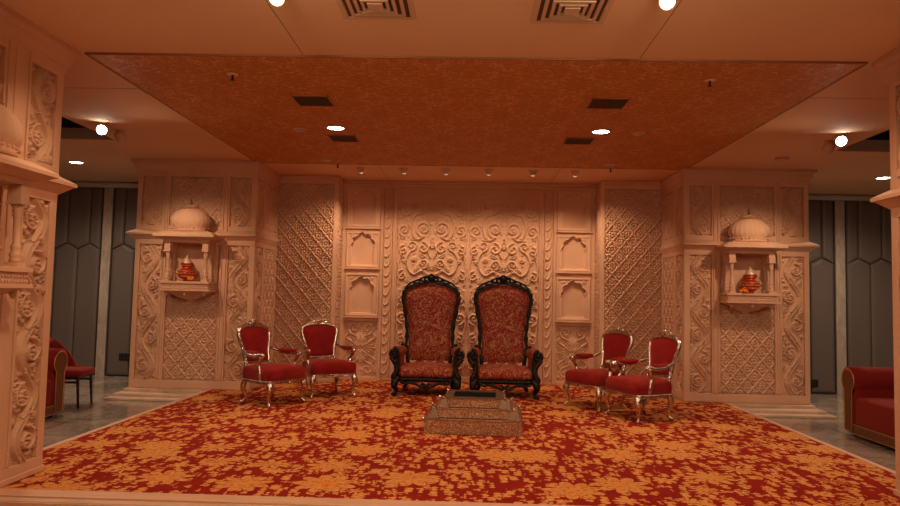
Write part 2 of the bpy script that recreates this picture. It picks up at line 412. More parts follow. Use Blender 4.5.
def lattice_field(w, h, cu, cz, dep=.03, res=.008, off=(0,0)):
    dep *= 1.35; F = Field(w, h, res); X = F.X-w/2+off[0]; Z = F.Z+off[1]
    a = X/cu+Z/cz; b = X/cu-Z/cz
    da = np.abs(a-np.round(a)); db = np.abs(b-np.round(b))
    wob = .018*np.cos(2*PI*(b)*3); wob2 = .018*np.cos(2*PI*(a)*3)
    band = np.maximum(np.clip((.10+wob-da)/.035,0,1), np.clip((.10+wob2-db)/.035,0,1))
    core = np.maximum(np.clip((.035-da)/.02,0,1), np.clip((.035-db)/.02,0,1))
    Hh = band*dep*(1-.3*core)
    fa = a-np.floor(a)-.5; fb = b-np.floor(b)-.5
    lx = (fa+fb)/2*cu; lz = (fa-fb)/2*cz; r = np.hypot(lx, lz*cu/cz); th = np.arctan2(lz, lx); R = cu*.30
    c = np.abs(np.cos(4*th)); pet = np.clip((1-r/(R*(.70+.30*c)))*6,0,1)*dep*.72*(.8+.2*c)
    but = np.where(r<R*.28, dep*.9*np.sqrt(np.clip(1.05-(r/(R*.28))**2,0,1)), 0); pet = np.where(r<R*.44, but, pet)
    F.Hh = np.maximum(Hh, pet); F.edge(); return F
def arch_field(w, h, dep):      # recessed cusped arch in a flat board; heights are negative inside
    F = Field(w, h, .007); cx = w/2; hw = w*.36; zs = h*.60; X, Z = F.X-cx, F.Z
    zb = h*.075
    inside = (np.abs(X) < hw*.93) & (Z > zb) & (Z < zs)
    th = np.arctan2(np.maximum(Z-zs,0), X); r = np.hypot(X, (Z-zs)*.93)
    Rr = hw*(.86 + .15*np.abs(np.sin(4.5*th)))
    inside |= (Z >= zs) & (r < Rr*(1+.10*np.exp(-((th-PI/2)/.16)**2)))
    F.Hh = np.where(inside, -dep, 0.0)
    bor = (Z >= zs-.02) & (r >= Rr) & (r < Rr+.022); F.Hh = np.where(bor & ~inside, .010, F.Hh)
    fr = (np.abs(X) > w/2-.035) | (Z < .03) | (Z > h-.03); F.Hh = np.where(fr & ~inside, .014, F.Hh)
    F.leafy = None
    for sx in (-1,1): F.rosette(cx+sx*w*.30, h*.90, w*.07, 6, .012)
    F.Hh[0,:]=F.Hh[-1,:]=0; F.Hh[:,0]=F.Hh[:,-1]=0
    return F
def palmette_field(w, h, dep=.032):
    F = Field(w, h, .007); cx = w/2
    for zc, d in ((h*.5, 1),(h*.5,-1)):
        F.fan(cx, zc+d*.02, d*PI/2, h*.30, 7, 1.6, dep)
        F.fan(cx+d*.015, zc, 0 if d>0 else PI, w*.46, 7, 1.5, dep)
    for sx in (-1,1):
        for sz in (-1,1):
            x0 = cx+sx*w*.22; z0 = h/2+sz*h*.36
            F.spiral(x0, z0, w*.17, 1.3, -sz*PI/2, sx*sz, .010, dep, .007)
            pts = smooth_pts([(x0, z0-sz*w*.17,0),(cx+sx*w*.10, h/2+sz*h*.2,0),(cx+sx*.02,h/2+sz*.03,0)],8); F.stroke(pts,.010,dep)
            pts = smooth_pts([(cx+sx*.02,h/2+sz*.03,0),(cx+sx*w*.25,h/2+sz*h*.12,0),(cx+sx*w*.42,h/2+sz*h*.20,0),(cx+sx*w*.36,h/2+sz*h*.27,0)],8); F.stroke(pts,.010,dep)
            F.spiral(cx+sx*w*.38, h/2+sz*h*.44, w*.07, 1, 0, sx, .008, dep)
    F.fill(900,.03,.055,dep*.8,4); F.edge(); return F
def hook_field(w, h, p=.2, dep=.03):
    F = Field(w, h, .008)
    for x in (.012, w-.012): F.stroke([(x,0),(x,h)], .011, dep)
    z = .05
    while z < h-.1:
        pts = smooth_pts([(w*.16, z+.03,0),(w*.30,z+.0,0),(w*.55,z+.02,0),(w*.76,z+.09,0),(w*.84,z+.17,0)],6)
        F.stroke(pts, lerp_list([.010,.012,.012,.008,.005],len(pts)), dep*.7); F.leaf(w*.30,z+.05,.9,.09,.012,dep*.6,1.0); z += p*.8
    F.edge(); return F
def arabesque_field(w, h, dep=.032):
    F = Field(w, h, .0095)
    def motif(cx, hw):
        for sx in (-1,1):
            X = lambda a: cx+sx*a*hw
            def sp(a, z, R, turns, a0, d, r=.013): F.spiral(X(a), z, R, turns, a0 if sx>0 else PI-a0, d*sx, r, dep, r*.65)
            def st(P, r=.012):
                pts = smooth_pts([(X(a),z,0) for a,z in P], 8); F.stroke(pts, r, dep)
            def lf(a, z, ang, L, wd=.02, c=0): F.leaf(X(a), z, ang if sx>0 else PI-ang, L, wd, dep*.9, curve=c*sx)
            for b in (0, 1.45):                      # two storeys of the same scrollwork
                sp(.26, b+.98, .13, 1.6, -PI/2, 1, .017); sp(.26, b+.66, .10, 1.3, PI/2, 1); sp(.25, b+.40, .085, 1.3, -PI/2, -1)
                st([(0.02,b+.15),(.12,b+.22),(.30,b+.28),(.50,b+.22),(.66,b+.30),(.72,b+.48),(.62,b+.60)], .016)
                st([(.26,b+.85),(.42,b+.80),(.55,b+.88),(.60,b+1.05),(.50,b+1.2),(.30,b+1.24),(.10,b+1.32)], .016)
                sp(.58, b+.70, .09, 1.25, -PI/2, -1); sp(.80, b+.95, .10, 1.4, -PI/2, 1, .015); sp(.82, b+.62, .08, 1.2, PI/2, -1)
                sp(.78, b+1.28, .11, 1.4, PI/2, 1, .015); sp(.52, b+1.36, .075, 1.2, 0, -1); sp(.84, b+.2, .085, 1.3, PI/2, -1)
                st([(.92,b+.05),(.95,b+.35),(.90,b+.55),(.95,b+.8),(.97,b+1.1),(.92,b+1.42)], .011)
                st([(.05,b+.50),(.12,b+.60),(.05,b+.75),(.02,b+.85)], .012)
                for a,z,g,L in ((.1,.2,.3,.13),(.38,.30,1.2,.12),(.50,.26,2.0,.12),(.70,.42,-.2,.10),(.62,.60,1.9,.12),(.45,.84,-.9,.12),(.6,1.0,.2,.11),(.56,1.15,.7,.11),(.36,1.22,1.6,.10),(.15,1.28,2.2,.12),(.06,.9,.9,.12),(.07,1.05,.8,.13),(.93,.5,2.6,.1),(.94,.8,2.4,.1),(.93,1.15,2.6,.1)):
                    lf(a, b+z, g, L, .021, 1.4)
                F.fan(X(.72), b+.08, 1.9 if sx>0 else PI-1.9, .12, 5, 1.6, dep)
        for b in (0,1.45):
            F.rosette(cx, b+.68, .05, 8, dep); F.fan(cx, b+.28, PI/2, .17, 7, 2.2, dep); F.fan(cx, b+1.12, PI/2, .17, 7, 2.4, dep); F.rosette(cx+0, b+.1, .045, 6, dep)
            for sx in (-1,1): F.rosette(cx+sx*.26*hw, b+.98, .055, 6, dep)
    motif(w*.25, w*.25); motif(w*.75, w*.25)
    r = np.random.RandomState(5)
    for R0, cnt in ((.085,400),(.06,600),(.042,800)):
        for _ in range(cnt):
            x, z = r.uniform(R0+.015, w/4-R0*.3), r.uniform(R0+.015, h-R0-.015); a, b = F.win(x,z,R0+.016)
            if F.Hh[a,b].max() == 0: F.spiral(x,z,R0,1.35,r.uniform(0,6.28),r.choice([-1,1]),.011,dep*.9,.008)
    F.fill(5000, .07, .12, dep*.85, 3); F.fill(6000, .035, .06, dep*.75, 8)
    q = F.nx//4; Q = F.Hh[:,:q]; n2 = F.nx//2; A = np.concatenate([Q, Q[:,::-1]],1); F.Hh[:,:2*q] = A; F.Hh[:,F.nx-2*q:] = A[:,::-1]; F.edge(); return F

# ------------------------------------------------------------------ room shell
def rects(name, rs, z, m, thick=.06, up=True, kind='structure', label=None):
    b = MB()
    for (x0,x1,y0,y1) in rs: b.box(x0,x1,y0,y1, z if up else z-thick, z+thick if up else z)
    o = b.build(name, m); tag(o, kind=kind); return o
YB = 12.15
fl = rects('floor', [(-8.6,8.6,-2.6,YB+.1)], LOW, MAR, .1, up=False)
HX, HY0, HY1, HX1 = 4.52, 6.3, 8.66, 6.1       # coffers over the side aisles
ceil = rects('ceiling', [(-HX,HX,-2.6,12.3),(-8.6,-HX,HY1,12.3),(HX,8.6,HY1,12.3),(-8.6,-HX,-2.6,HY0),(HX,8.6,-2.6,HY0),(-8.6,-HX1,HY0,HY1),(HX1,8.6,HY0,HY1)], H, CEIL, .02)
for s in (-1,1):
    b = MB(); x0, x1 = sorted((s*HX, s*HX1)); zt = H+.15
    for (a0,a1,c0,c1) in ((x0-.02,x1+.02,HY1,HY1+.02),(x0-.02,x1+.02,HY0-.02,HY0),(x0-.02,x0,HY0,HY1),(x1,x1+.02,HY0,HY1)): b.box(a0,a1,c0,c1,H+.02,zt)
    b.build('trim_coffer_edge', CGREY, ceil)
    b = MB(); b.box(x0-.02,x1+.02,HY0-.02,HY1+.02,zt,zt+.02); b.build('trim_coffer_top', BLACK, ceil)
b = MB()
for s in (-1,1):
    b.box(s*1.33-.003, s*1.33+.003, -2, 5.40, H-.0015, H+.001); b.box(s*1.33-.003, s*1.33+.003, 10.0, 11.5, H-.0015, H+.001)
    b.box(s*3.1 if s>0 else -8, 8 if s>0 else -3.1, 6.4-.003, 6.4+.003, H-.0015, H+.001)
b.build('trim_ceiling_joint', SEAM, ceil)
org = MB(); org.box(-3.09,3.09,5.43,9.98,H-.012,H+.001); tag(org.build('ceiling_damask_panel', ORG, ceil))
b = MB(); b.box(-3.10,3.10,5.415,5.432,H-.016,H); b.box(-3.1,3.1,9.978,9.99,H-.016,H)
for s in (-1,1): b.box(s*3.095-.008,s*3.095+.008,5.43,9.98,H-.014,H)
b.build('trim_panel_edge', mat('panel_edge',(.30,.13,.05),.7), ceil)

# outer walls
def struct_box(name, x0,x1,y0,y1,z0,z1, m, parent=None):
    b = MB(); b.box(x0,x1,y0,y1,z0,z1); o = b.build(name, m, parent); tag(o, kind='structure'); return o
struct_box('wall_left', -8.7,-8.6,-2.6,YB+.1,LOW-.1,H, PLAINW); struct_box('wall_right', 8.6,8.7,-2.6,YB+.1,LOW-.1,H, PLAINW)
struct_box('wall_front', -8.7,8.7,-2.7,-2.6,LOW-.1,H, PLAINW)
# padded aisle walls
def pad_wall(s, name):
    wall = struct_box(name, *(sorted((s*3.2, s*8.6))), YB, YB+.1, LOW-.1, H, PADD)
    pw, g = .40, .012
    for lo, hi in ((4.4, 6.28), (6.50, 8.6)):
        k = 0; x = 6.28 if lo == 4.4 else 6.50
        cols = []
        while True:
            a = x - pw if lo == 4.4 else x; 
            if a < 4.3 or a+pw > 8.7: break
            cols.append(a); x = a if lo == 4.4 else x+pw
        zj, tip = 2.10, .10
        for a in cols:
            # lower padded board, pointed top
            for part, poly in (('low', [(a+g/2,LOW+.02),(a+pw-g/2,LOW+.02),(a+pw-g/2,zj-g),(a+pw/2,zj+tip-g),(a+g/2,zj-g)]),
                               ):
                pts = [(s*px, pz) for px,pz in poly]; bevel_poly(pts, YB, wall)
        # upper boards are shifted by half a width, pointed bottom valley
        lo_x, hi_x = min(cols), max(cols)+pw
        c = lo_x - pw/2
        while c < hi_x - .01:
            a0, a1 = max(c, lo_x), min(c+pw, hi_x)
            poly = []
            if c >= lo_x-1e-6 and c+pw <= hi_x+1e-6: poly = [(a0+g/2, zj+tip),(c+pw/2, zj),(a1-g/2, zj+tip),(a1-g/2, H-.10),(a0+g/2,H-.10)]
            elif c < lo_x: poly = [(a0+g/2, zj),(a1-g/2, zj+tip),(a1-g/2,H-.10),(a0+g/2,H-.10)]
            else: poly = [(a0+g/2, zj+tip),(a1-g/2, zj),(a1-g/2,H-.10),(a0+g/2,H-.10)]
            bevel_poly([(s*px,pz) for px,pz in poly], YB, wall); c += pw
    st = MB(); x0,x1 = sorted((s*6.31, s*6.47)); st.box(x0,x1,YB-.03,YB,LOW,H-.1); st.build('trim_marble_strip', MSTRIP, wall)
    tr = MB(); x0,x1 = sorted((s*3.3, s*8.6)); tr.box(x0,x1,YB-.05,YB,H-.10,H-.075); tr.box(x0,x1,YB-.09,YB,H-.075,H-.03); tr.box(x0,x1,YB-.04,YB,H-.03,H); tr.build('trim_wall_top', CGREY, wall)
def bevel_poly(pts, y, parent):
    cx = sum(p[0] for p in pts)/len(pts); cz = sum(p[1] for p in pts)/len(pts); n = len(pts)
    rings = []
    for ins, d in ((0,0),(0,.02),(.02,.038),(.05,.045)):
        ring = []
        for (x,z) in pts: ring.append((x-math.copysign(min(ins,abs(x-cx)),x-cx) if abs(x-cx)>1e-6 else x, y-d, z-math.copysign(ins,z-cz)))
        rings.append(ring)
    v = [p for r in rings for p in r]; f = []
    for i in range(3):
        for j in range(n): f.append((i*n+j, i*n+(j+1)%n, (i+1)*n+(j+1)%n, (i+1)*n+j))
    f.append(tuple(3*n+j for j in range(n)))
    b = MB(); b.add(v, f, False); b.build('padded_panel', PAD, parent)
pad_wall(-1, 'wall_aisle_left'); pad_wall(1, 'wall_aisle_right')

# stage platform and carpet
st = MB(); st.box(-3.66,3.66,4.62,YB-.2,LOW+.001,-.012); stage = tag(st.build('floor_stage_platform', MSTEP), kind='structure')
eb = MB(); eb.box(-3.66,3.66,4.70,4.87,-.012,-.001); eb.box(-3.66,3.66,4.60,4.70,-.05,-.016); eb.box(-3.66,3.66,4.50,4.62,LOW+.001,-.045)
for s in (-1,1):
    a,c = sorted((s*3.60,s*3.66)); eb.box(a,c,4.87,9.98,-.012,.004)
eb.build('trim_stage_edge', WOODTRIM, stage)
cp = MB(); ol = [(-3.6,4.86),(3.6,4.86),(3.6,9.95),(3.06,9.95),(3.06,11.09),(2.08,11.09),(2.08,11.49),(-2.08,11.49),(-2.08,11.09),(-3.06,11.09),(-3.06,9.95),(-3.6,9.95)]
cp.add([(x,y,-.011) for x,y in ol]+[(x,y,0) for x,y in ol], [tuple(range(11,-1,-1)), tuple(range(12,24))]+[(i,(i+1)%12,(i+1)%12+12,i+12) for i in range(12)])
tag(cp.build('carpet', CAR), 'red carpet with gold flower clusters covering the stage floor', 'carpet')

# ------------------------------------------------------------------ back wall
wb = MB(); wb.box(-2.2,2.2,11.54,11.62,0,H); wall_back = tag(wb.build('wall_back', PL), kind='structure')
YW = 11.54
posB = lambda x0, z0, y=YW: (lambda U,N,Z: np.stack([x0+U, y-N, z0+Z],1))
# central arabesque field
F = arabesque_field(2.36, 2.94); F.mesh('arabesque_panel', PL, wall_back, posB(-1.18, .08, YW-.004))
fr = MB()
for x in (-1.215, 1.215): fr.box(x-.035,x+.035,YW-.04,YW,0,H-.10); fr.box(x-.012,x+.012,YW-.055,YW-.04,0,H-.14)
fr.box(-1.18,1.18,YW-.038,YW,3.02,3.10); fr.box(-1.18,1.18,YW-.05,YW-.038,3.05,3.075); fr.box(-1.18,1.18,YW-.038,YW,0,.08)
fr.box(-2.1,2.1,YW-.05,YW,H-.10,H-.05); fr.box(-2.1,2.1,YW-.08,YW,H-.05,H); fr.build('panel_frame', PL, wall_back, bevel=.006)
for s in (-1,1):
    F = hook_field(.15, 3.1, .2); F.mesh('leaf_border', PL, wall_back, posB(1.255 if s>0 else -1.405, .06, YW-.004))
    x0, x1 = (1.46, 2.02) if s>0 else (-2.02,-1.46)
    nb = MB(); nb.box(min(s*1.405,s*1.46),max(s*1.405,s*1.46),YW-.05,YW,0,H-.10); nb.box(min(s*2.02,s*2.10),max(s*2.02,s*2.10),YW-.05,YW,0,H-.10)
    nb.box(min(s*1.42,s*1.44),max(s*1.42,s*1.44),YW-.062,YW-.05,0,H-.10)
    for z0,z1,nn in ((0,.06,.05),(.96,1.04,.05),(1.74,1.84,.06),(2.43,2.51,.06),(3.17,3.20,.05)): nb.box(x0,x1,YW-nn,YW,z0,z1)
    for z in (1.04,1.84,2.51): nb.box(x0-.01,x1+.01,YW-.095,YW-.05,z-.028,z)
    nb.build('niche_frame', PL, wall_back, bevel=.004)
    wn = x1-x0
    for z0,z1 in ((1.04,1.74),(1.84,2.43),(2.51,3.17)):
        F = arch_field(wn, z1-z0, .058); F.mesh('arched_niche', PL, wall_back, posB(x0, z0, YW-.064))
    F = palmette_field(wn, .90); F.mesh('palmette_panel', PL, wall_back, posB(x0, .06, YW-.004))
    # lattice wing wall
    nm = 'wall_wing_left' if s<0 else 'wall_wing_right'
    lw = MB(); a,c = sorted((s*2.10, s*3.14)); lw.box(a,c,11.14,11.6,0,H); wing = tag(lw.build(nm, PL), kind='structure')
    w = .91; xa = 2.17 if s>0 else -3.08
    F = lattice_field(w, 3.06, .224, .262, dep=.034, res=.0085)
    F.mesh('lattice_panel', PL, wing, posB(xa, .10, 11.136))
    lf = MB(); a,c = sorted((s*2.10,s*2.17)); lf.box(a,c,11.10,11.14,0,H-.06); a,c = sorted((s*3.08,s*3.14)); lf.box(a,c,11.10,11.14,0,H-.06)
    a,c = sorted((s*2.10,s*3.14)); a,c = sorted((s*2.17,s*3.08)); lf.box(a,c,11.103,11.14,0,.10); lf.box(a,c,11.103,11.14,3.16,H-.06); a,c = sorted((s*2.10,s*3.14)); lf.box(a,c,11.085,11.14,H-.06,H)
    lf.build('wing_frame', PL, wing, bevel=.005)
    # carved return of the wing
    F = lattice_field(.34, 3.0, .115, .13, dep=.016, res=.008)
    if s < 0: F.mesh('return_panel', PL, wing, lambda U,N,Z: np.stack([-2.098+N, 11.17+U, .1+Z],1))
    else: F.mesh('return_panel', PL, wing, lambda U,N,Z: np.stack([2.098-N, 11.17+U, .1+Z],1), flip=True)

# ------------------------------------------------------------------ carved pillars
def ringloft(mb, u0, u1, d0, prof, P, flip, inner=1.0):
    # prof: (offset, z); rectangle u0..u1 by n -d0..0, back side not offset
    rings = []
    for o, z in prof:
        q = .03+(o-.03)*inner; rings.append([P(u0-q,-d0,z), P(u1+o,-d0,z), P(u1+o,o,z), P(u0-q,o,z)])
    v = [p for r in rings for p in r]; f = []
    for i in range(len(rings)-1):
        for j in range(4): f.append((i*4+j, i*4+(j+1)%4, (i+1)*4+(j+1)%4, (i+1)*4+j))
    f.append((3,2,1,0)); k = (len(rings)-1)*4; f.append((k,k+1,k+2,k+3)); mb.add(v, f)
def ubox(mb, P, u0,u1,n0,n1,z0,z1):
    v = [P(u0,n0,z0),P(u1,n0,z0),P(u1,n1,z0),P(u0,n1,z0),P(u0,n0,z1),P(u1,n0,z1),P(u1,n1,z1),P(u0,n1,z1)]
    mb.add(v, [(0,3,2,1),(4,5,6,7),(0,1,5,4),(1,2,6,5),(2,3,7,6),(3,0,4,7)])
WID, DEP = 1.69, 1.14
def pillar(O, U, N, side_face, label, seed, plinth):
    O = np.array(O,float); U = np.array(U,float); N = np.array(N,float)
    C = O + U*WID/2 - N*DEP/2
    root = empty('carved_pillar', (C[0],C[1],0), label, 'pillar', 'carved cream pillars around the stage')
    def P(u,n,z): q = O+U*u+N*n-C; return (q[0],q[1],z)
    flip = (U[0]*N[1]-U[1]*N[0]) < 0
    def pos(u0, z0, n0=.003):
        def g(a, nn, z):
            uu = u0+a; n2 = n0+nn; return np.stack([O[0]-C[0]+U[0]*uu+N[0]*n2, O[1]-C[1]+U[1]*uu+N[1]*n2, z0+z],1)
        return g
    d = DEP if side_face else 1.0
    WW = WID if side_face else 1.98
    b = MB(); ubox(b,P,0,WW,-d,0,LOW if not side_face else 0,H); b.build('shaft', PL, root)
    NF = .042
    if side_face: a1, m0, m1, c0, W = .36, .48, 1.24, 1.34, WID
    else: a1, m0, m1, c0, W = .37, .66, 1.46, 1.58, 1.98
    c1 = W-.04; wc = c1-c0; wm = m1-m0
    fr = MB()
    for u0,u1 in ((-.03,.05),(a1,m0),(m1,c0),(c1,W+.03)): ubox(fr,P,u0,u1,0,NF,.12,H-.16)
    for u in (a1+.03,m0-.03,m1+.03,c0-.03): ubox(fr,P,u-.010,u+.010,NF-.002,NF+.016,.13,H-.18)
    if not side_face: ubox(fr,P,a1+.10,m0-.10,NF-.002,NF+.010,.13,H-.18)
    for z0,z1 in ((.0,.12),(2.06,2.34),(3.05,3.13)): ubox(fr,P,-.029,W+.029,0,NF+.002,z0,z1)
    ubox(fr,P,m0+.02,m1-.02,0,.026,1.38,2.08)
    fr.build('frame', PL, root, bevel=.005)
    hl, hu = 1.94, .71; rs = .008 if side_face else .0055
    vine_field(a1-.05, hl, .66, seed, res=rs).mesh('scroll_panel', PL, root, pos(.05,.12), flip)
    vine_field(a1-.05, hu, .66, seed+1, phase=PI, res=rs).mesh('scroll_panel', PL, root, pos(.05,2.34), flip)
    vine_field(wc, hl, .74, seed+2, phase=PI).mesh('scroll_panel', PL, root, pos(c0,.12), flip)
    vine_field(wc, hu, .72, seed+3).mesh('scroll_panel', PL, root, pos(c0,2.34), flip)
    lattice_field(wm, 1.26, .205, .235, dep=.026).mesh('lattice_panel', PL, root, pos(m0,.12), flip)
    if side_face: lattice_field(wm, hu, .205, .235, dep=.026, off=(0,.08)).mesh('lattice_panel', PL, root, pos(m0,2.34), flip)
    else: vine_field(wm, hu, .9, seed+7).mesh('scroll_panel', PL, root, pos(m0,2.34), flip)
    sf = MB(); dd = 1.12 if side_face else 1.0
    for q0,q1 in (((0,.06),(.37,.47),(1.03,1.12)) if side_face else ((0,.06),(.40,.48),(.92,1.0))): ubox(sf,P,-.03,0,-q1,-q0,.0,H-.16)
    for z0,z1 in ((.0,.12),(2.06,2.34),(3.05,3.13)): ubox(sf,P,-.032,0,-dd,-.001,z0,z1)
    sf.build('side_frame', PL, root, bevel=.004)
    if side_face:     # inner side: scroll strip then lattice strip
        def pos2(a0, z0):
            def g(a, nn, z):
                n2 = -(a0+a); u2 = -(.003+nn); return np.stack([O[0]-C[0]+U[0]*u2+N[0]*n2, O[1]-C[1]+U[1]*u2+N[1]*n2, z0+z],1)
            return g
        f2 = not flip
        vine_field(.31, hl, .66, seed+4, dep=.03).mesh('scroll_panel', PL, root, pos2(.06,.12), not f2)
        vine_field(.31, hu, .66, seed+5, dep=.03).mesh('scroll_panel', PL, root, pos2(.06,2.34), not f2)
        lattice_field(.56, hl, .20, .235, dep=.020).mesh('lattice_panel', PL, root, pos2(.47,.12), not f2)
        lattice_field(.56, hu, .20, .235, dep=.020).mesh('lattice_panel', PL, root, pos2(.47,2.34), not f2)
    led = MB(); ringloft(led,0,WW,d-.02,[(.03,2.12),(.055,2.14),(.115,2.19),(.135,2.195),(.135,2.22),(.115,2.235),(.03,2.28)],P,flip,.35 if side_face else 1.0); led.build('ledge', PL, root)
    cor = MB(); ringloft(cor,0,WW,d-.02,[(.03,3.09),(.048,3.09),(.05,3.13),(.060,3.135),(.065,3.16),(.08,3.20),(.085,3.225),(.10,3.25),(.115,3.255),(.115,H-.001)],P,flip,.35 if side_face else 1.0); cor.build('cornice', PL, root)
    if plinth == 'rear':
        pb = MB()
        pb.box(0,0,0,0,0,0)
        for o,n1,z0,z1 in ((.05,.14,-.045,-.002),(.10,.34,-.085,-.045),(.15,.50,LOW+.001,-.085)):
            ubox(pb,P,.56,WID+o,-d+.1,n1,z0,z1)
        pb.build('plinth_step', MSTEP, root, bevel=.006)
    else:
        pb = MB(); ubox(pb,P,-.05,WW+.05,-.98,.05,.001,.045); pb.build('plinth', PL, root, bevel=.006)
    return root
pillar((-3.1,10.0),(-1,0),(0,-1), True, 'rear left carved pillar beside the left pair of silver armchairs, shrine shelf on its front', 21, 'rear')
pillar((3.1,10.0),(1,0),(0,-1), True, 'rear right carved pillar beside the right pair of silver armchairs, shrine shelf on its front', 41, 'rear')
pillar((-3.25,5.31),(0,-1),(1,0), False, 'large near carved pillar cut by the left edge of the view, in front of the aisle', 61, 'near')
pillar((3.25,5.31),(0,-1),(-1,0), False, 'near carved pillar of which only a strip shows at the right edge', 81, 'near')

# ------------------------------------------------------------------ balcony shrines (local: +y toward viewer is -y; back plane y=0)
def dome_prof(R, h):
    p = [(R*.86,0),(R*.90,.015),(R*.90,.03),(R*.80,.04)]
    for i in range(11):
        a = i/10; ang = -0.5 + a*(PI/2+.5); p.append((R*(1.0)*math.cos(ang)*(1 if ang<0 else 1)+.0, .05+h*.28+ (h*.62*math.sin(ang) if ang>0 else h*.45*math.sin(ang))))
    p += [(R*.34,.05+h*.875),(R*.30,.05+h*.92),(R*.17,.05+h*.98),(R*.08,.05+h*1.03)]
    return [(max(r,.004),z) for r,z in p]
def make_shrine():
    r = empty('balcony_shrine', (0,0,0), 'x', 'wall shrine', 'domed balcony shrines on the pillars')
    b = MB(); b.box(-.31,.31,-.035,-.023,1.50,2.0); b.build('back_panel', PL, r)
    b = MB(); b.box(-.36,.36,-.34,-.024,1.495,1.53); b.box(-.34,.34,-.32,-.024,1.415,1.495); b.box(-.365,.365,-.345,-.024,1.39,1.415)
    for row in (1.437,1.470):
        for i in range(22): x = -.325+.65*i/21; b.box(x-.010,x+.010,-.328,-.32,row-.009,row+.009)
        for i in range(9):
            y = -.30+.25*i/8
            for sx in (-1,1): xx = sorted((sx*.34,sx*.348)); b.box(xx[0],xx[1],y-.010,y+.010,row-.009,row+.009)
    b.build('shelf', PL, r, bevel=.003)
    b = MB()
    rings = [(.33,.31,1.39),(.26,.25,1.355),(.20,.20,1.34),(.14,.14,1.295),(.05,.06,1.265),(.02,.03,1.225)]
    v = []; f = []
    for (w,dd,z) in rings: v += [(-w,-.024,z),(w,-.024,z),(w,-dd,z),(-w,-dd,z)]
    for i in range(len(rings)-1):
        for j in range(4): f.append((i*4+j,i*4+(j+1)%4,(i+1)*4+(j+1)%4,(i+1)*4+j))
    b.add(v, f); b.build('bracket', PL, r)
    pend = [(.006,-.07),(.020,-.055),(.026,-.035),(.014,-.02),(.03,-.01),(.03,0)]
    for x,y in ((-.27,-.27),(.27,-.27),(0,-.29)): b = MB(); b.lathe(pend,(x,y,1.391),10); b.build('pendant', PL, r)
    colp = [(.036,.0),(.036,.03),(.028,.04),(.038,.06),(.038,.08),(.026,.10),(.032,.13),(.032,.15),(.022,.17),(.024,.40),(.032,.42),(.024,.44),(.034,.46),(.028,.48),(.040,.51),(.040,.53)]
    for x,y in ((-.27,-.27),(.27,-.27),(-.27,-.07),(.27,-.07)):
        b = MB(); b.box(x-.045,x+.045,y-.045,y+.045,1.53,1.56); b.lathe([(q,z*.74) for q,z in colp],(x,y,1.56),12); b.box(x-.042,x+.042,y-.042,y+.042,1.95,2.09); b.box(x-.052,x+.052,y-.052,y+.052,1.945,1.96)
        b.build('colonnette', PL, r)
    b = MB(); b.box(-.32,.32,-.32,-.024,2.075,2.11)
    rings = [(.32,.32,2.11),(.345,.35,2.115),(.43,.44,2.15),(.43,.44,2.175),(.36,.38,2.21),(.31,.33,2.235)]; v=[];f=[]
    for (w,dd,z) in rings: v += [(-w,-.024,z),(w,-.024,z),(w,-dd,z),(-w,-dd,z)]
    for i in range(len(rings)-1):
        for j in range(4): f.append((i*4+j,i*4+(j+1)%4,(i+1)*4+(j+1)%4,(i+1)*4+j))
    f.append((20,21,22,23)); b.add(v, f); b.build('eave', PL, r)
    b = MB(); b.lathe(dome_prof(.275,.33),(0,-.20,2.235),96,sy=.62,ribs=24,ra=.035)
    for i in range(32): a = 2*PI*i/32; b.ball((.262*math.cos(a),-.20+.165*math.sin(a),2.285),.012,8)
    b.build('dome', PL, r)
    b = MB(); b.lathe([(.10,0),(.09,.012),(.06,.02),(.05,.03),(.02,.04)],(0,-.2,2.565),20); b.build('dome_collar', GOLD, r)
    b = MB(); b.lathe([(.016,0),(.010,.02),(.022,.04),(.010,.06),(.014,.075),(.005,.10),(.003,.14)],(0,-.2,2.60),10); b.build('finial', mat('dark_finial_brass',(.16,.08,.03),.4,metal=.6), r)
    return r
proto = make_shrine()
proto.location = (-3.96,10.0,0); proto['label'] = 'domed balcony shrine on the rear left pillar, red pot inside'
dup(proto, (3.92,10.0,0), 0, 'domed balcony shrine on the rear right pillar, red pot inside')
dup(proto, (-3.25,4.26,0), PI/2, 'large near domed balcony shrine half cut by the left edge')

# decorated pots
def make_pot():
    r = empty('decorated_pot', (0,0,0), 'x', 'pot', 'red and gold pots in the shrines')
    b = MB(); b.lathe([(.045,0),(.05,.012),(.04,.02),(.075,.035),(.105,.065),(.115,.095),(.108,.125),(.085,.15),(.055,.165),(.052,.18),(.07,.195),(.07,.205),(.04,.207)],n=28); b.build('body', REDPOT, r)
    for z,rr in ((.062,.107),(.128,.110),(.17,.058),(.20,.073)):
        b = MB(); b.tube([(rr*math.cos(a),rr*math.sin(a),z) for a in np.linspace(0,2*PI,25)[:-1]],.007,6,closed=True); b.build('gold_band', GOLD, r)
    b = MB(); n = 84
    b.tube([((.114+.004*math.cos(14*2*PI*k/n))*math.cos(2*PI*k/n),(.114+.004*math.cos(14*2*PI*k/n))*math.sin(2*PI*k/n),.096) for k in range(n)],[.009+.004*math.cos(14*2*PI*k/n) for k in range(n)],6,closed=True)
    b.build('bead_ring', GOLD, r)
    b = MB(); b.lathe([(.058,.195),(.068,.215),(.064,.24),(.045,.275),(.022,.305),(.004,.325)],n=18); b.build('coconut', COCO, r)
    b = MB(); b.lathe([(.07,.205),(.085,.222),(.066,.235)],n=18); b.build('cloth_ring', REDPOT, r)
    b = MB(); b.lathe([(.03,.292),(.02,.31),(.008,.335),(.002,.35)],n=12); b.build('tip', GOLD, r)
    return r
pot = make_pot(); pot.scale = (1.1,1.1,1.1); pot.location = (-3.98,9.80,1.531); pot['label'] = 'red pot with gold bands and coconut in the rear left shrine'
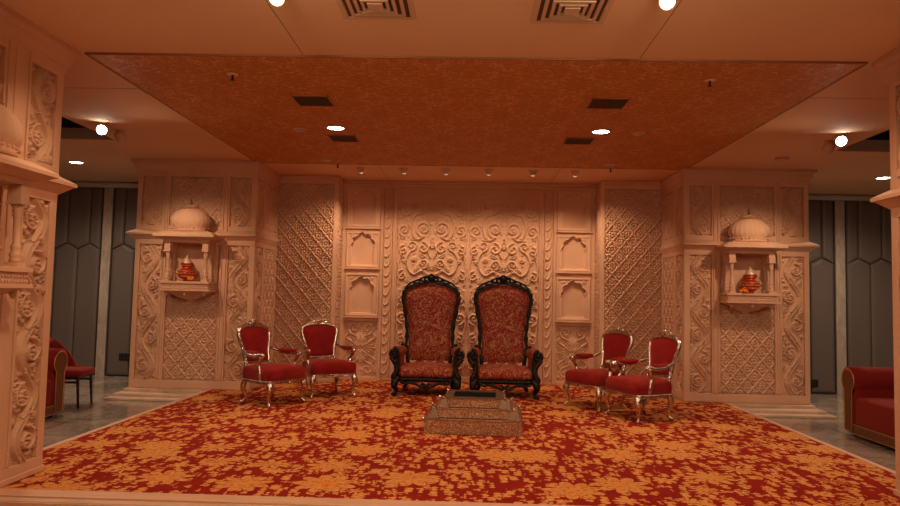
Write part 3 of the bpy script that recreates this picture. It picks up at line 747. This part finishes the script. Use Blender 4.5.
dup(pot, (3.93,9.80,1.531), 0, 'red pot with gold bands and coconut in the rear right shrine')
dup(pot, (-3.04,4.24,1.531), 0, 'red pot showing as a sliver at the left edge, in the near shrine')
def marigolds(x,y,z,label):
    b = MB(); r = np.random.RandomState(int(abs(x*100)))
    for i in range(26): a = r.uniform(0,2*PI); q = r.uniform(0,.05); b.ball((q*math.cos(a),q*math.sin(a)*.8,.018+r.uniform(0,.07)*(1-q/.06)),.018,6)
    o = b.build('marigold_cluster', MARI, None, (x,y,z)); tag(o, label, 'flowers')
marigolds(-3.87,9.685,1.531,'small heap of orange marigolds beside the pot in the rear left shrine')
marigolds(3.80,9.675,1.531,'small heap of orange marigolds beside the pot in the rear right shrine')

# ------------------------------------------------------------------ silver armchairs (face -Y)
def cab_leg(mb, x, y, zt, dx, dy, R=.026, h=None):
    P = smooth_pts([(x,y,zt),(x+dx*.018,y+dy*.018,zt-.06),(x+dx*.028,y+dy*.028,zt-.13),(x+dx*.0,y+dy*.0,zt*.42),(x-dx*.012,y-dy*.012,zt*.20),(x+dx*.004,y+dy*.004,.055),(x+dx*.03,y+dy*.03,.022)],5)
    mb.tube(P, lerp_list([R*1.15,R*1.35,R*1.25,R*.8,R*.58,R*.55,R*.75],len(P)), 10)
    mb.ball((x+dx*.034,y+dy*.034,.022),.022,10)
def sp3(mb, c, R, turns, a0, d, r0, r1, yf=0, n=22):
    pts = []
    for i in range(int(n*turns)+1):
        q = i/(n*turns); a = a0+d*2*PI*turns*q; rr = R*(1-.8*q); pts.append((c[0]+rr*math.cos(a), c[1], c[2]+rr*math.sin(a)))
    mb.tube(pts, lerp_list([r0,r1],len(pts)), 7)
def make_armchair():
    r = empty('silver_armchair', (0,0,0), 'x', 'armchair', 'silver framed red velvet armchairs')
    yf = lambda x,z: .20+.22*(z-.45)
    half = [(.0,.545),(.12,.535),(.185,.56),(.195,.63),(.205,.72),(.235,.82),(.252,.90),(.238,.965),(.17,.995),(.08,1.01)]
    out = [(x,z) for x,z in half] + [(0,1.015)] + [(-x,z) for x,z in half[:0:-1]]
    out = [(p.x,p.y) for p in smooth_pts([(x,z,0) for x,z in out],4,closed=True)]
    b = MB(); b.dome_panel(out,.045,.03,7,yf); b.build('back_cushion', VEL, r)
    b = MB(); b.tube([(x*1.03,yf(x,z)+.0,.78+(z-.78)*1.03) for x,z in out],.026,8,closed=True)
    for sx in (-1,1):
        b.tube(smooth_pts([(sx*.20,.20,.36),(sx*.205,.205,.46),(sx*.20,yf(0,.58),.57)],5),.022,8)
    b.build('back_frame', SIL, r)
    b = MB(); yc = yf(0,1.04)
    for sx in (-1,1):
        sp3(b,(sx*.055,yc,1.055),.035,1.4,-PI/2,sx,.012,.007); sp3(b,(sx*.13,yc-.003,1.03),.028,1.3,-PI/2,-sx,.011,.006)
        b.tube(smooth_pts([(sx*.03,yc,1.03),(sx*.12,yc,1.045),(sx*.20,yc,1.005),(sx*.255,yc-.02,.955),(sx*.262,yc-.03,.93)],4),.013,7)
        b.ball((sx*.262,yc-.03,.945),.021,8); sp3(b,(sx*.205,yc-.01,1.00),.02,1.1,PI/2,sx,.009,.006)
    b.ball((0,yc-.01,1.065),.032,10,(1,.6,1.1)); b.ball((0,yc,1.10),.016,8)
    for k in range(5): a = PI/2+(k-2)*.5; b.ball((.035*math.cos(a),yc-.012,1.068+.035*math.sin(a)),.013,8)
    b.build('crest', SIL, r)
    # seat
    so = [(-.315,-.315),(-.27,-.335),(-.12,-.345),(0,-.35),(.12,-.345),(.27,-.335),(.315,-.315),(.32,-.27),(.31,-.10),(.275,.12),(.25,.20),(0,.215),(-.25,.20),(-.275,.12),(-.31,-.10),(-.32,-.27)]
    so = [(p.x,p.y) for p in smooth_pts([(x,y,0) for x,y in so],4,closed=True)]
    b = MB(); rings = []
    for q,z in ((.97,.375),(1.0,.39),(1.01,.44),(1.0,.468),(.95,.485),(.8,.497),(.4,.506),(.02,.508)): rings.append([(x*q,y*q-(1-q)*.03,z) for x,y in so])
    n = len(so); v = [p for g in rings for p in g]; f = [(i*n+j,i*n+(j+1)%n,(i+1)*n+(j+1)%n,(i+1)*n+j) for i in range(len(rings)-1) for j in range(n)]
    b.add(v,f,True); b.build('seat_cushion', VEL, r)
    b = MB(); b.tube([(x*.99,y*.99,.372) for x,y in so],.020,8,closed=True); b.tube([(x*.98,y*.98,.347-.012*abs(math.sin(x*14))) for x,y in so],.013,8,closed=True)
    for x in (-.04,0,.04): b.ball((x,-.345,.345),.018,8)
    b.ball((0,-.348,.33),.02,8)
    b.build('seat_rail', SIL, r)
    for sx in (-1,1):
        b = MB(); cab_leg(b,sx*.285,-.30,.36,sx*.7,-.7,R=.031); b.build('leg', SIL, r)
        b = MB(); cab_leg(b,sx*.23,.18,.36,sx*.5,.9,R=.028); b.build('leg', SIL, r)
        b = MB(); P = smooth_pts([(sx*.235,yf(0,.72)-.01,.74),(sx*.275,.14,.70),(sx*.31,.02,.675),(sx*.325,-.10,.675),(sx*.325,-.18,.69),(sx*.322,-.205,.675),(sx*.315,-.195,.645)],5); b.tube(P,lerp_list([.017,.022,.022,.024,.026,.026,.018],len(P)),8)
        P = smooth_pts([(sx*.323,-.185,.675),(sx*.318,-.15,.60),(sx*.305,-.12,.52),(sx*.30,-.15,.44),(sx*.295,-.17,.38)],5); b.tube(P,lerp_list([.030,.023,.021,.030,.024],len(P)),8)
        b.ball((sx*.324,-.205,.68),.028,10)
        b.build('arm', SIL, r)
        b = MB(); P = [(sx*(.275+.05*q),.13-.26*q,.712-.015*math.sin(PI*q)) for q in np.linspace(0,1,9)]; b.tube(P,[.014,.024,.028,.03,.03,.03,.028,.024,.012],10); b.build('arm_pad', VEL, r)
    return r
def remap(root, fn):
    for o in root.children_recursive:
        if o.type == 'MESH':
            for v in o.data.vertices: v.co.z = fn(v.co.z)
ch = make_armchair(); remap(ch, lambda z: float(np.interp(z,[0,.33,.36,.40,.51,.60,.70,1.12],[0,.28,.305,.325,.495,.54,.64,1.06])))
ch.location = (-2.49,8.90,0); ch.rotation_euler = (0,0,math.radians(60)); ch['label'] = 'leftmost silver framed red velvet armchair, turned side-on toward the thrones'
dup(ch, (-1.94,9.74,0), math.radians(32), 'silver framed red velvet armchair between the leftmost one and the dark thrones')
dup(ch, (1.76,9.22,0), math.radians(-56), 'silver framed red velvet armchair nearer the thrones in the right pair')
dup(ch, (2.14,8.48,0), math.radians(-66), 'rightmost silver framed red velvet armchair, closest to the right pillar')

# ------------------------------------------------------------------ thrones
def make_throne():
    r = empty('throne_chair', (0,0,0), 'x', 'throne', 'dark carved high-backed thrones')
    yf = lambda x,z: .30+.16*(z-.5)
    half = [(.0,.50),(.20,.50),(.315,.52),(.318,.64),(.31,.78),(.315,.92),(.335,1.08),(.368,1.24),(.392,1.38),(.385,1.46),(.33,1.52),(.22,1.575),(.10,1.605)]
    out = half + [(0,1.61)] + [(-x,z) for x,z in half[:0:-1]]
    out = [(p.x,p.y) for p in smooth_pts([(x,z,0) for x,z in out],4,closed=True)]
    b = MB(); b.dome_panel(out,.06,.03,8,yf); b.build('back_cushion', BRO, r)
    fo = [(.365,.70),(.345,.80),(.345,.92),(.36,1.06),(.395,1.24),(.42,1.38),(.412,1.475),(.35,1.545),(.235,1.60),(.10,1.635)]
    ring = [(x,z) for x,z in fo] + [(0,1.645)] + [(-x,z) for x,z in fo[::-1]]
    ring = smooth_pts([(x,yf(x,z),z) for x,z in ring],5)
    b = MB(); m = len(ring); b.tube(ring,[.027+.006*math.sin(i*1.1) for i in range(m)],8)
    b.tube([(p.x*.955,p.y-.025,(p.z-1.1)*.965+1.1) for p in ring],.011,6)
    for sx in (-1,1):
        sp3(b,(sx*.385,yf(0,.7)-.02,.715),.035,1.3,PI/2,-sx,.018,.010); b.tube([(sx*.30,.29,.25),(sx*.315,yf(0,.5),.5),(sx*.345,yf(0,.72),.72)],.03,8)
    b.build('back_frame', EBO, r)
    b = MB(); yc = yf(0,1.66)-.01
    for sx in (-1,1):
        sp3(b,(sx*.07,yc,1.665),.045,1.4,-PI/2,sx,.016,.009); sp3(b,(sx*.165,yc,1.632),.04,1.4,-PI/2,-sx,.015,.009); sp3(b,(sx*.255,yc,1.60),.032,1.3,-PI/2,-sx,.014,.008)
        sp3(b,(sx*.335,yc-.01,1.565),.024,1.2,0,sx,.012,.008)
        b.tube(smooth_pts([(sx*.02,yc,1.71),(sx*.09,yc,1.715),(sx*.17,yc,1.68),(sx*.26,yc,1.645),(sx*.34,yc,1.60),(sx*.40,yc,1.53)],4),.014,7)
        for q in range(7): b.ball((sx*(.40+.018*math.sin(q)),yf(0,1.44-.04*q)-.02,1.44-.04*q),.013,6)
    b.ball((0,yc-.01,1.69),.045,12,(1,.55,1)); 
    for k in range(7): a = PI/2+(k-3)*.42; b.ball((.055*math.cos(a),yc,1.69+.055*math.sin(a)),.017,8)
    b.ball((0,yc,1.752),.016,8)
    b.build('crest', EBO, r)
    b = MB(); b.rbox(-.40,.40,-.36,.33,.285,.465,.075,5,puff=.03); b.build('seat_cushion', BRO, r)
    b = MB(); b.rbox(-.42,.42,-.37,.34,.235,.295,.02,2)
    for i in range(19): x = -.40+.8*i/18; b.ball((x,-.375,.27),.015,6)
    b.build('seat_rail', EBO, r)
    b = MB()
    for sx in (-1,1):
        b.tube(smooth_pts([(sx*.36,-.36,.24),(sx*.28,-.365,.205),(sx*.20,-.365,.225),(sx*.12,-.365,.19),(sx*.05,-.365,.15),(0,-.365,.125)],4),lerp_list([.026,.020,.024,.022,.022,.016],21),7)
        sp3(b,(sx*.055,-.37,.185),.038,1.3,PI/2,sx,.014,.009); sp3(b,(sx*.15,-.37,.215),.028,1.2,PI/2,-sx,.012,.008); sp3(b,(sx*.25,-.37,.225),.026,1.2,0,sx,.012,.008)
        for q in range(5): b.tube([(sx*.42,-.25+.13*q,.235),(sx*.42,-.19+.13*q,.20),(sx*.42,-.12+.13*q,.235)],.014,6)
    b.ball((0,-.372,.17),.03,10,(1,.5,1.2)); b.ball((0,-.37,.125),.018,8)
    b.build('apron', EBO, r)
    for sx in (-1,1):
        b = MB(); P = smooth_pts([(sx*.40,-.34,.30),(sx*.435,-.375,.235),(sx*.44,-.385,.17),(sx*.415,-.36,.10),(sx*.42,-.365,.05),(sx*.445,-.39,.028)],5); b.tube(P,lerp_list([.05,.056,.046,.03,.032,.034],len(P)),10)
        b.ball((sx*.45,-.395,.03),.032,10); b.ball((sx*.445,-.43,.19),.022,8); b.build('leg', EBO, r)
        b = MB(); P = smooth_pts([(sx*.34,.29,.28),(sx*.355,.32,.19),(sx*.345,.34,.10),(sx*.365,.39,.028)],5); b.tube(P,lerp_list([.042,.038,.028,.03],len(P)),10); b.ball((sx*.367,.395,.03),.028,8); b.build('leg', EBO, r)
        # arm: upholstered outward-rolling roll with carved scroll front
        b = MB(); P = [(sx*(.40+.055*q),.30-.62*q,.655+.0*q) for q in np.linspace(0,1,8)]; b.tube(P,[.070,.078,.084,.087,.088,.089,.089,.085],16)
        v = []; 
        a0 = MB(); a0.rbox(-.035,.035,-.30,.30,.30,.66,.03,3); a0.xf(Matrix.Translation((sx*.405,-.0,0))); b.add(a0.v,a0.f,True)
        b.build('arm_upholstery', BRO, r)
        b = MB(); sp3(b,(sx*.465,-.335,.665),.068,1.6,PI/2 if sx>0 else PI/2,sx,.026,.016); b.ball((sx*.46,-.345,.66),.03,10,(1,.7,1))
        P = smooth_pts([(sx*.50,-.335,.60),(sx*.452,-.35,.54),(sx*.415,-.36,.46),(sx*.42,-.37,.38),(sx*.45,-.375,.31),(sx*.435,-.365,.25)],5); b.tube(P,lerp_list([.030,.036,.034,.038,.044,.04],len(P)),10)
        P = smooth_pts([(sx*.39,-.335,.64),(sx*.385,-.345,.55),(sx*.39,-.35,.47),(sx*.40,-.36,.40)],5); b.tube(P,.018,8)
        for z in (.52,.46,.40,.34): b.ball((sx*.435,-.395,z),.017,8)
        b.build('arm_front', EBO, r)
    return r
th = make_throne(); remap(th, lambda z: float(np.interp(z,[0,.235,.465,.66,.77,1.2,1.8],[0,.195,.405,.58,.70,1.165,1.775]))); th.location = (-.545,10.16,0); th['label'] = 'high-backed dark carved throne in red and gold brocade, the left of the two'
dup(th, (.55,10.12,0), 0, 'high-backed dark carved throne in red and gold brocade, the right of the two')

# ------------------------------------------------------------------ stepped fire altar
def make_altar(loc, rz):
    r = empty('stepped_altar', loc, 'low stepped altar clad in glittering silver mosaic, in front of the thrones', 'altar', None, rz)
    W = [.495,.40,.305]; Z = [0,.15,.245,.335]
    for i,w in enumerate(W):
        b = MB(); b.box(-w,w,-w,w,Z[i]+.001,Z[i+1]-.006); tr = b.build('tier', GLIT, r)
        b = MB()
        for (x0,x1,y0,y1) in ((-w-.012,w+.012,-w-.012,-w+.02),(-w-.012,w+.012,w-.02,w+.012),(-w-.012,-w+.02,-w,w),(w-.02,w+.012,-w,w)): b.box(x0,x1,y0,y1,Z[i+1]-.007,Z[i+1])
        for sx in (-1,1):
            for sy in (-1,1): b.tube([(sx*w,sy*w,Z[i+1]-.01),(sx*(w+.012),sy*(w+.012),Z[i+1]+.006),(sx*(w+.028),sy*(w+.02),Z[i+1]+.022)],[.014,.011,.004],6)
        b.build('rim', SIL, tr)
        if i:
            for sx in (-1,1):
                for sy in (-1,1):
                    b = MB(); c = (sx*w, sy*w)
                    # tapered corner buttress
                    w0, w1 = .050, .020; z0, z1 = Z[i], Z[i+1]-.004
                    v = [(c[0]-w0,c[1]-w0,z0),(c[0]+w0,c[1]-w0,z0),(c[0]+w0,c[1]+w0,z0),(c[0]-w0,c[1]+w0,z0),(c[0]-w1,c[1]-w1,z1),(c[0]+w1,c[1]-w1,z1),(c[0]+w1,c[1]+w1,z1),(c[0]-w1,c[1]+w1,z1)]
                    b.add(v,[(0,3,2,1),(4,5,6,7),(0,1,5,4),(1,2,6,5),(2,3,7,6),(3,0,4,7)]); b.build('corner_buttress', HAM, r)
    b = MB(); o,i_ = .305,.225
    for (x0,x1,y0,y1) in ((-o,o,-o,-i_),(-o,o,i_,o),(-o,-i_,-i_,i_),(i_,o,-i_,i_)): b.box(x0,x1,y0,y1,.327,.345)
    b.build('top_frame', HAM, r)
    b = MB(); b.box(-i_,i_,-i_,i_,.328,.332); b.build('dark_well', BLACK, r)
    return r
make_altar((.115,7.66,0), math.radians(-2.5))

# ------------------------------------------------------------------ side sofas and accent chair
def make_sofa(name, loc, rz, label):
    # faces -Y, width along X (2.2 m); arms at both ends
    r = empty(name, loc, label, 'sofa', None, rz)
    b = MB(); b.rbox(-1.05,1.05,.18,.62,.12,.80,.11,5); b.build('backrest', SOFR, r)
    b = MB(); b.rbox(-.84,.84,-.40,.30,.12,.46,.05,4,puff=.015); b.build('seat', SOFR, r)
    b = MB(); b.box(-1.0,1.0,-.385,.55,.04,.13); b.build('base', SOFR, r)
    b = MB(); b.box(-.84,.84,-.415,-.395,.05,.14); b.build('front_braid', GOLDB, r)
    b = MB(); b.box(-.84,.84,-.420,-.405,.14,.149); b.box(-.84,.84,-.420,-.405,.041,.05); b.build('braid_cord', GOLD, r)
    for sx in (-1,1):
        cx = sx*.95
        b = MB(); b.rbox(cx-.145,cx+.145,-.40,.55,.04,.64,.03,3); 
        P = [(cx,y,.635) for y in np.linspace(-.40,.55,7)]; b.tube(P,.165,24); arm = b.build('arm', SOFR, r)
        # scrolled end panel of gold braid
        def outl(k): 
            pts = []
            for i in range(17): a = -.9+ (PI+1.8)*i/16; pts.append((cx+.165*k*math.cos(a), .635+.165*k*math.sin(a)))
            pts += [(cx-.10*k,.40),(cx-.10*k,.06),(cx+.10*k,.06),(cx+.10*k,.40)]; return pts
        b = MB(); b.prism(outl(.80),-.412,-.40); b.build('arm_end_panel', GOLDB, arm)
        b = MB(); b.tube([(x,-.413,z) for x,z in outl(.80)],.007,6,closed=True); b.build('cord', GOLD, arm)
        for y in (-.32,.48):
            b = MB(); b.lathe([(.02,0),(.03,.02),(.025,.045)],(sx*.95,y,0),10); b.build('foot', DKWOOD, r)
    return r
# sofas stand on the marble, facing the stage
make_sofa('sofa', (4.89,7.405,LOW), -PI/2, 'red sofa with gold braided arm in the right aisle behind the near pillar')
make_sofa('sofa', (-5.20,7.255,LOW), PI/2, 'red sofa with gold braided arm end in the left aisle behind the near pillar')
def make_tub(loc, rz):
    r = empty('tub_chair', loc, 'small red rounded-back chair with dark wooden legs beyond the left sofa', 'chair', None, rz)
    b = MB(); b.rbox(-.24,.24,-.27,.22,.39,.48,.04,4,puff=.01); b.build('seat', SOFR, r)
    # wrapped back shell, faces -Y: arc from right front round the back to left front
    v=[]; f=[]; N=28; K=6
    for i in range(N+1):
        a = -.30+ (PI+.6)*i/N; ca, sa = math.cos(a), math.sin(a); q = max(0,math.sin(a)); top = .50+.38*(q**.75 if q>0 else 0)
        for (rr,zz) in ((.27,.40),(.285,top*.6+.16),(.29,top-.02),(.27,top),(.235,top-.015),(.225,top*.6+.16),(.215,.40)): v.append((rr*ca*.98, .0+rr*sa*1.0, zz))
    m=7
    for i in range(N):
        for k in range(m): f.append((i*m+k,i*m+(k+1)%m,(i+1)*m+(k+1)%m,(i+1)*m+k))
    f.append(tuple(range(m-1,-1,-1))); f.append(tuple(N*m+k for k in range(m)))
    b = MB(); b.add(v,f,True); b.build('back_shell', SOFR, r)
    for sx in (-1,1):
        for y in (-.22,.18):
            b = MB(); b.tube([(sx*.20,y,.40),(sx*.20,y,.38),(sx*.205,y*1.12,0)],[.022,.022,.013],8); b.build('leg', DKWOOD, r)
        b = MB(); b.box(sx*.20-.01,sx*.20+.01,-.22,.18,.31,.335); b.build('stretcher', DKWOOD, r)
    b = MB(); b.box(-.22,.22,-.24,.20,.37,.40); b.build('seat_frame', DKWOOD, r)
make_tub((-5.17,9.00,LOW), PI/2+.12)

# sockets on the padded wall
def socket(x, z, w, label):
    r = empty('wall_socket', (x,YB-.046,z), label, 'socket')
    b = MB(); b.box(-w/2,w/2,-.012,0,-.06,.06); b.build('plate', SOCK, r, bevel=.003)
    b = MB()
    for i in range(int(w/.06)):
        for zz in (-.025,.025): b.box(-w/2+.02+i*.06,-w/2+.045+i*.06,-.014,-.012,zz-.012,zz+.012)
    b.build('outlet', mat('socket_insert',(.05,.045,.04),.5), r)
socket(-5.93,.22,.24,'black double socket plate low on the padded wall beside the rear left pillar')
socket(5.90,.06,.16,'black socket plate low on the padded wall beside the rear right pillar')

# ------------------------------------------------------------------ ceiling fittings
HP = H-.012
def vent(x,y,w,d,label):
    r = empty('ceiling_vent',(x,y,HP),label,'vent','dark grilles in the orange ceiling panel')
    b = MB(); b.box(-w/2,w/2,-d/2,-d/2+.012,-.012,0); b.box(-w/2,w/2,d/2-.012,d/2,-.012,0); b.box(-w/2,-w/2+.012,-d/2,d/2,-.012,0); b.box(w/2-.012,w/2,-d/2,d/2,-.012,0); b.build('frame', mat('vent_frame_tan',(.40,.17,.06),.5), r)
    b = MB(); b.box(-w/2+.01,w/2-.01,-d/2+.01,d/2-.01,-.003,-.0005); b.build('backing', mat('vent_backing',(.03,.012,.006),.8), r)
    b = MB(); n = 10
    for i in range(n): yy = -d/2+.02+(d-.04)*i/(n-1); b.box(-w/2+.012,w/2-.012,yy-.007,yy+.007,-.010,-.003)
    b.build('slat', DGRILL, r)
vent(-1.53,6.67,.36,.36,'larger dark ceiling grille nearest the front on the left of the orange panel')
vent(1.32,6.62,.36,.36,'larger dark ceiling grille nearest the front on the right of the orange panel')
vent(-1.52,8.30,.34,.34,'smaller looking dark grille behind the left bright downlight')
vent(1.30,8.24,.34,.34,'smaller looking dark grille behind the right bright downlight')
def diffuser(x,y,label):
    r = empty('ceiling_diffuser',(x,y,H),label,'air vent','square air diffusers in the front ceiling')
    for i,(o,inn,dz) in enumerate(((.25,.215,.006),(.185,.16,.012),(.135,.112,.018),(.09,.07,.022))):
        b = MB()
        for (x0,x1,y0,y1) in ((-o,o,-o,-inn),(-o,o,inn,o),(-o,-inn,-inn,inn),(inn,o,-inn,inn)): b.box(x0,x1,y0,y1,-dz,-.001)
        b.build('louvre_ring', WPLAS, r)
    b = MB(); b.box(-.21,.21,-.21,.21,-.003,-.0005); b.build('backing', mat('diffuser_dark',(.10,.035,.015),.8), r)
    b = MB(); b.box(-.05,.05,-.05,.05,-.026,-.001); b.build('centre_plate', WPLAS, r)
diffuser(-.62,4.42,'square air diffuser at the top edge left of centre'); diffuser(.66,4.46,'square air diffuser at the top edge right of centre')
def downlight(x,y,z,R,em,label,group,cat='ceiling light'):
    r = empty('recessed_downlight',(x,y,z),label,cat,group)
    b = MB(); b.tube([(R*math.cos(a),R*math.sin(a),-.004) for a in np.linspace(0,2*PI,29)[:-1]],.010,6,closed=True); b.build('rim', CHROME, r)
    b = MB(); b.lathe([(R*.97,-.003),(R*.9,-.0045),(.001,-.006)],n=24); b.build('lens', em, r)
downlight(-1.52,7.77,HP,.10,EM_B,'bright round downlight on the left of the orange ceiling panel','bright downlights in the orange panel')
downlight(1.47,7.76,HP,.10,EM_B,'bright round downlight on the right of the orange ceiling panel','bright downlights in the orange panel')
downlight(-5.92,10.24,H,.10,EM_B,'round downlight over the left aisle','aisle downlights'); downlight(6.14,10.42,H,.10,EM_B,'round downlight over the right aisle','aisle downlights')
nth = ['leftmost','second from the left','third from the left','third from the right','second from the right','rightmost']
def eyeball(x,y,label):
    r = empty('eyeball_spotlight',(x,y,H),label,'spotlight','small spotlights along the rear ceiling strip')
    b = MB(); b.lathe([(.075,0),(.075,-.008),(.05,-.014)],n=20); b.build('rim', WPLAS, r)
    b = MB(); b.ball((0,.01,-.022),.048,14); b.build('ball', WPLAS, r)
    b = MB(); M = Matrix.Translation((0,.036,-.052)) @ Matrix.Rotation(math.radians(-40),4,'X'); b.lathe([(.030,0),(.030,-.006),(.001,-.008)],n=14,M=M); b.build('lens', EM_S, r)
XS = [-1.63,-.98,-.35,.29,.95,1.58]
for x,q in zip(XS,nth): eyeball(x,10.34,'small ceiling spotlight, %s of the six in front of the back wall'%q)
def disc(x,y,z,R,name,label,cat,group=None):
    r = empty(name,(x,y,z),label,cat,group)
    b = MB(); b.lathe([(R,0),(R,-.012),(R*.8,-.022),(R*.3,-.028),(.002,-.030)],n=24); b.build('cover', WPLAS, r)
    b = MB(); b.tube([(R*.86*math.cos(a),R*.86*math.sin(a),-.018) for a in np.linspace(0,2*PI,25)[:-1]],.004,5,closed=True); b.build('ring', SEAM, r)
disc(-1.96,7.87,HP,.075,'smoke_detector','pale round detector just left of the left bright downlight','detector')
disc(1.90,7.82,HP,.075,'smoke_detector','pale round detector just right of the right bright downlight','detector')
disc(-2.01,9.61,HP,.10,'ceiling_speaker','pale round ceiling disc near the rear left corner of the orange panel','speaker')
disc(1.95,9.62,HP,.10,'ceiling_speaker','pale round ceiling disc near the rear right corner of the orange panel','speaker')
disc(4.08,9.12,H,.09,'smoke_detector','round detector on the cream ceiling before the rear right pillar','detector')
def sprinkler(x,y,z,label):
    r = empty('ceiling_sprinkler',(x,y,z),label,'sprinkler')
    b = MB(); b.lathe([(.045,.003),(.045,-.006),(.02,-.01)],n=16); b.build('escutcheon', WPLAS, r)
    b = MB(); b.lathe([(.010,-.008),(.010,-.05),(.022,-.052),(.022,-.056),(.004,-.058)],n=10); b.build('nozzle', mat('sprinkler_brass',(.10,.06,.03),.4,metal=.6), r)
sprinkler(-2.06,5.89,HP,'small sprinkler near the front left corner of the orange panel'); sprinkler(2.04,5.89,HP,'small sprinkler near the front right corner of the orange panel')
sprinkler(-1.92,10.03,H,'small sprinkler just behind the orange panel on the left'); sprinkler(2.04,10.03,H,'small sprinkler just behind the orange panel on the right')
def spot_head(x,y,z,aim,label,em,group,R=.055,L=.14):
    r = empty('track_spotlight',(x,y,z),label,'spotlight',group)
    d = (Vector(aim)-Vector((x,y,z-.065))).normalized(); M = Matrix.Translation((0,0,-.065)) @ d.to_track_quat('-Z','Y').to_matrix().to_4x4()
    b = MB(); b.lathe([(.05,0),(.05,-.015),(.012,-.018),(.012,-.06)],n=16); b.build('mount', WPLAS, r)
    b = MB(); b.lathe([(R*.5,L*.5),(R*.85,L*.35),(R,0),(R,-L*.5),(R*.9,-L*.5),(R*.85,-L*.42)],n=20,M=M); b.build('head', WPLAS, r)
    b = MB(); b.lathe([(R*.86,-L*.44),(R*.5,-L*.50),(.001,-L*.52)],n=20,M=M); b.build('lens', em, r)
EM_H = mat('lamp_glow_front', (1,1,1), emit=(1,.9,.75), es=25)
for s,nm in ((-1,'left'),(1,'right')):
    spot_head(s*1.19,4.17,H,(s*1.0,2.9,H-1.0),'ceiling spotlight cut by the top edge, %s of centre'%nm,EM_H,'front ceiling spotlights',.05,.13)
    spot_head(s*4.22 if s<0 else 4.14,7.80,H,(s*2.9,4.2,1.6),'glaring ceiling spotlight over the %s aisle edge, facing the viewer'%nm,EM_B,'side spotlights',.062,.10)
    spot_head(s*4.18,8.13,H,(s*3.9,10.0,1.7),'unlit looking spotlight head beside the glaring one on the %s, aimed at the rear pillar'%nm,EM_S,'side spotlights',.062,.12)

# ------------------------------------------------------------------ lights
WARM = (1,.71,.46)
def spot(x,y,z,aim,W,deg,blend=.6,r=.05,c=WARM):
    l = bpy.data.lights.new('spot','SPOT'); l.energy = W; l.spot_size = math.radians(deg); l.spot_blend = blend; l.shadow_soft_size = r; l.color = c
    o = bpy.data.objects.new('spot', l); COL.objects.link(o); o.location = (x,y,z)
    o.rotation_euler = (Vector(aim)-Vector((x,y,z))).to_track_quat('-Z','Y').to_euler()
def area(x,y,z,sx,sy,W,c=WARM,rot=(0,0,0),spread=180):
    l = bpy.data.lights.new('area','AREA'); l.shape = 'RECTANGLE'; l.size = sx; l.size_y = sy; l.energy = W; l.color = c; l.spread = math.radians(spread)
    o = bpy.data.objects.new('area', l); COL.objects.link(o); o.location = (x,y,z); o.rotation_euler = rot
for x in XS: spot(x,10.62,H-.09,(x*1.02,11.5,.9),52,100,1,.03)
for s in (-1,1):
    spot(s*1.5,7.77,H-.04,(s*1.5,7.9,0),190,135,.9,.09)
    spot(s*1.63,10.34,H-.09,(s*2.55,11.1,1.3),70,90,1,.03)
    spot(s*4.20,8.22,H-.17,(s*3.9,10.0,1.35),105,72,.9,.03)
    spot(s*4.18,7.70,H-.15,(s*1.2,6.2,.2),90,120,.8,.05)
    spot(s*6.0,10.3,H-.03,(s*6.0,10.6,0),230,150,.9,.09,(1,.80,.60))
    spot(s*2.35,4.75,H-.06,(s*3.2,5.0,1.0),42,95,1,.05)  # added light without a fixture, grazes the near pillar carving
    spot(s*1.2,3.2,H-.05,(s*1.0,6.5,0),190,130,.9,.1)
    spot(s*5.4,6.0,H-.05,(s*5.4,7.5,0),120,140,.9,.1,(1,.8,.6))
area(0,0.8,H-.03,5,2.5,60)
area(0,-.8,.6,4,1.0,85,(1,.72,.42),(math.radians(148),0,0),80)  # added fill low behind the camera, lifts the front ceiling; no modelled lamp
w = bpy.data.worlds.new('world'); S.world = w; w.use_nodes = True; w.node_tree.nodes['Background'].inputs[0].default_value = (1,.6,.35,1); w.node_tree.nodes['Background'].inputs[1].default_value = .02

# ------------------------------------------------------------------ camera
f_px, pitch, yaw, roll, cx = 697.305, 0.06177, 0.02767, 0.02156, 0.02277
cy,sy,cp_,sp_ = math.cos(yaw),math.sin(yaw),math.cos(pitch),math.sin(pitch)
fwd = Vector((-sy*cp_, cy*cp_, sp_)); right = Vector((cy,sy,0)); up = right.cross(fwd)
R_ = right*math.cos(roll)+up*math.sin(roll); U_ = -right*math.sin(roll)+up*math.cos(roll)
M = Matrix(((R_.x,U_.x,-fwd.x,cx),(R_.y,U_.y,-fwd.y,0),(R_.z,U_.z,-fwd.z,1.4),(0,0,0,1)))
cam = bpy.data.cameras.new('camera'); cam.sensor_fit = 'HORIZONTAL'; cam.sensor_width = 36; cam.lens = f_px*36/900; cam.clip_start = .05
co = bpy.data.objects.new('camera', cam); COL.objects.link(co); co.matrix_world = M; S.camera = co
S.view_settings.view_transform = 'Standard'; S.view_settings.exposure = -0.16; S.view_settings.gamma = .93
S.cycles.max_bounces = 8; S.cycles.diffuse_bounces = 5; S.cycles.sample_clamp_indirect = 4; S.cycles.use_denoising = True
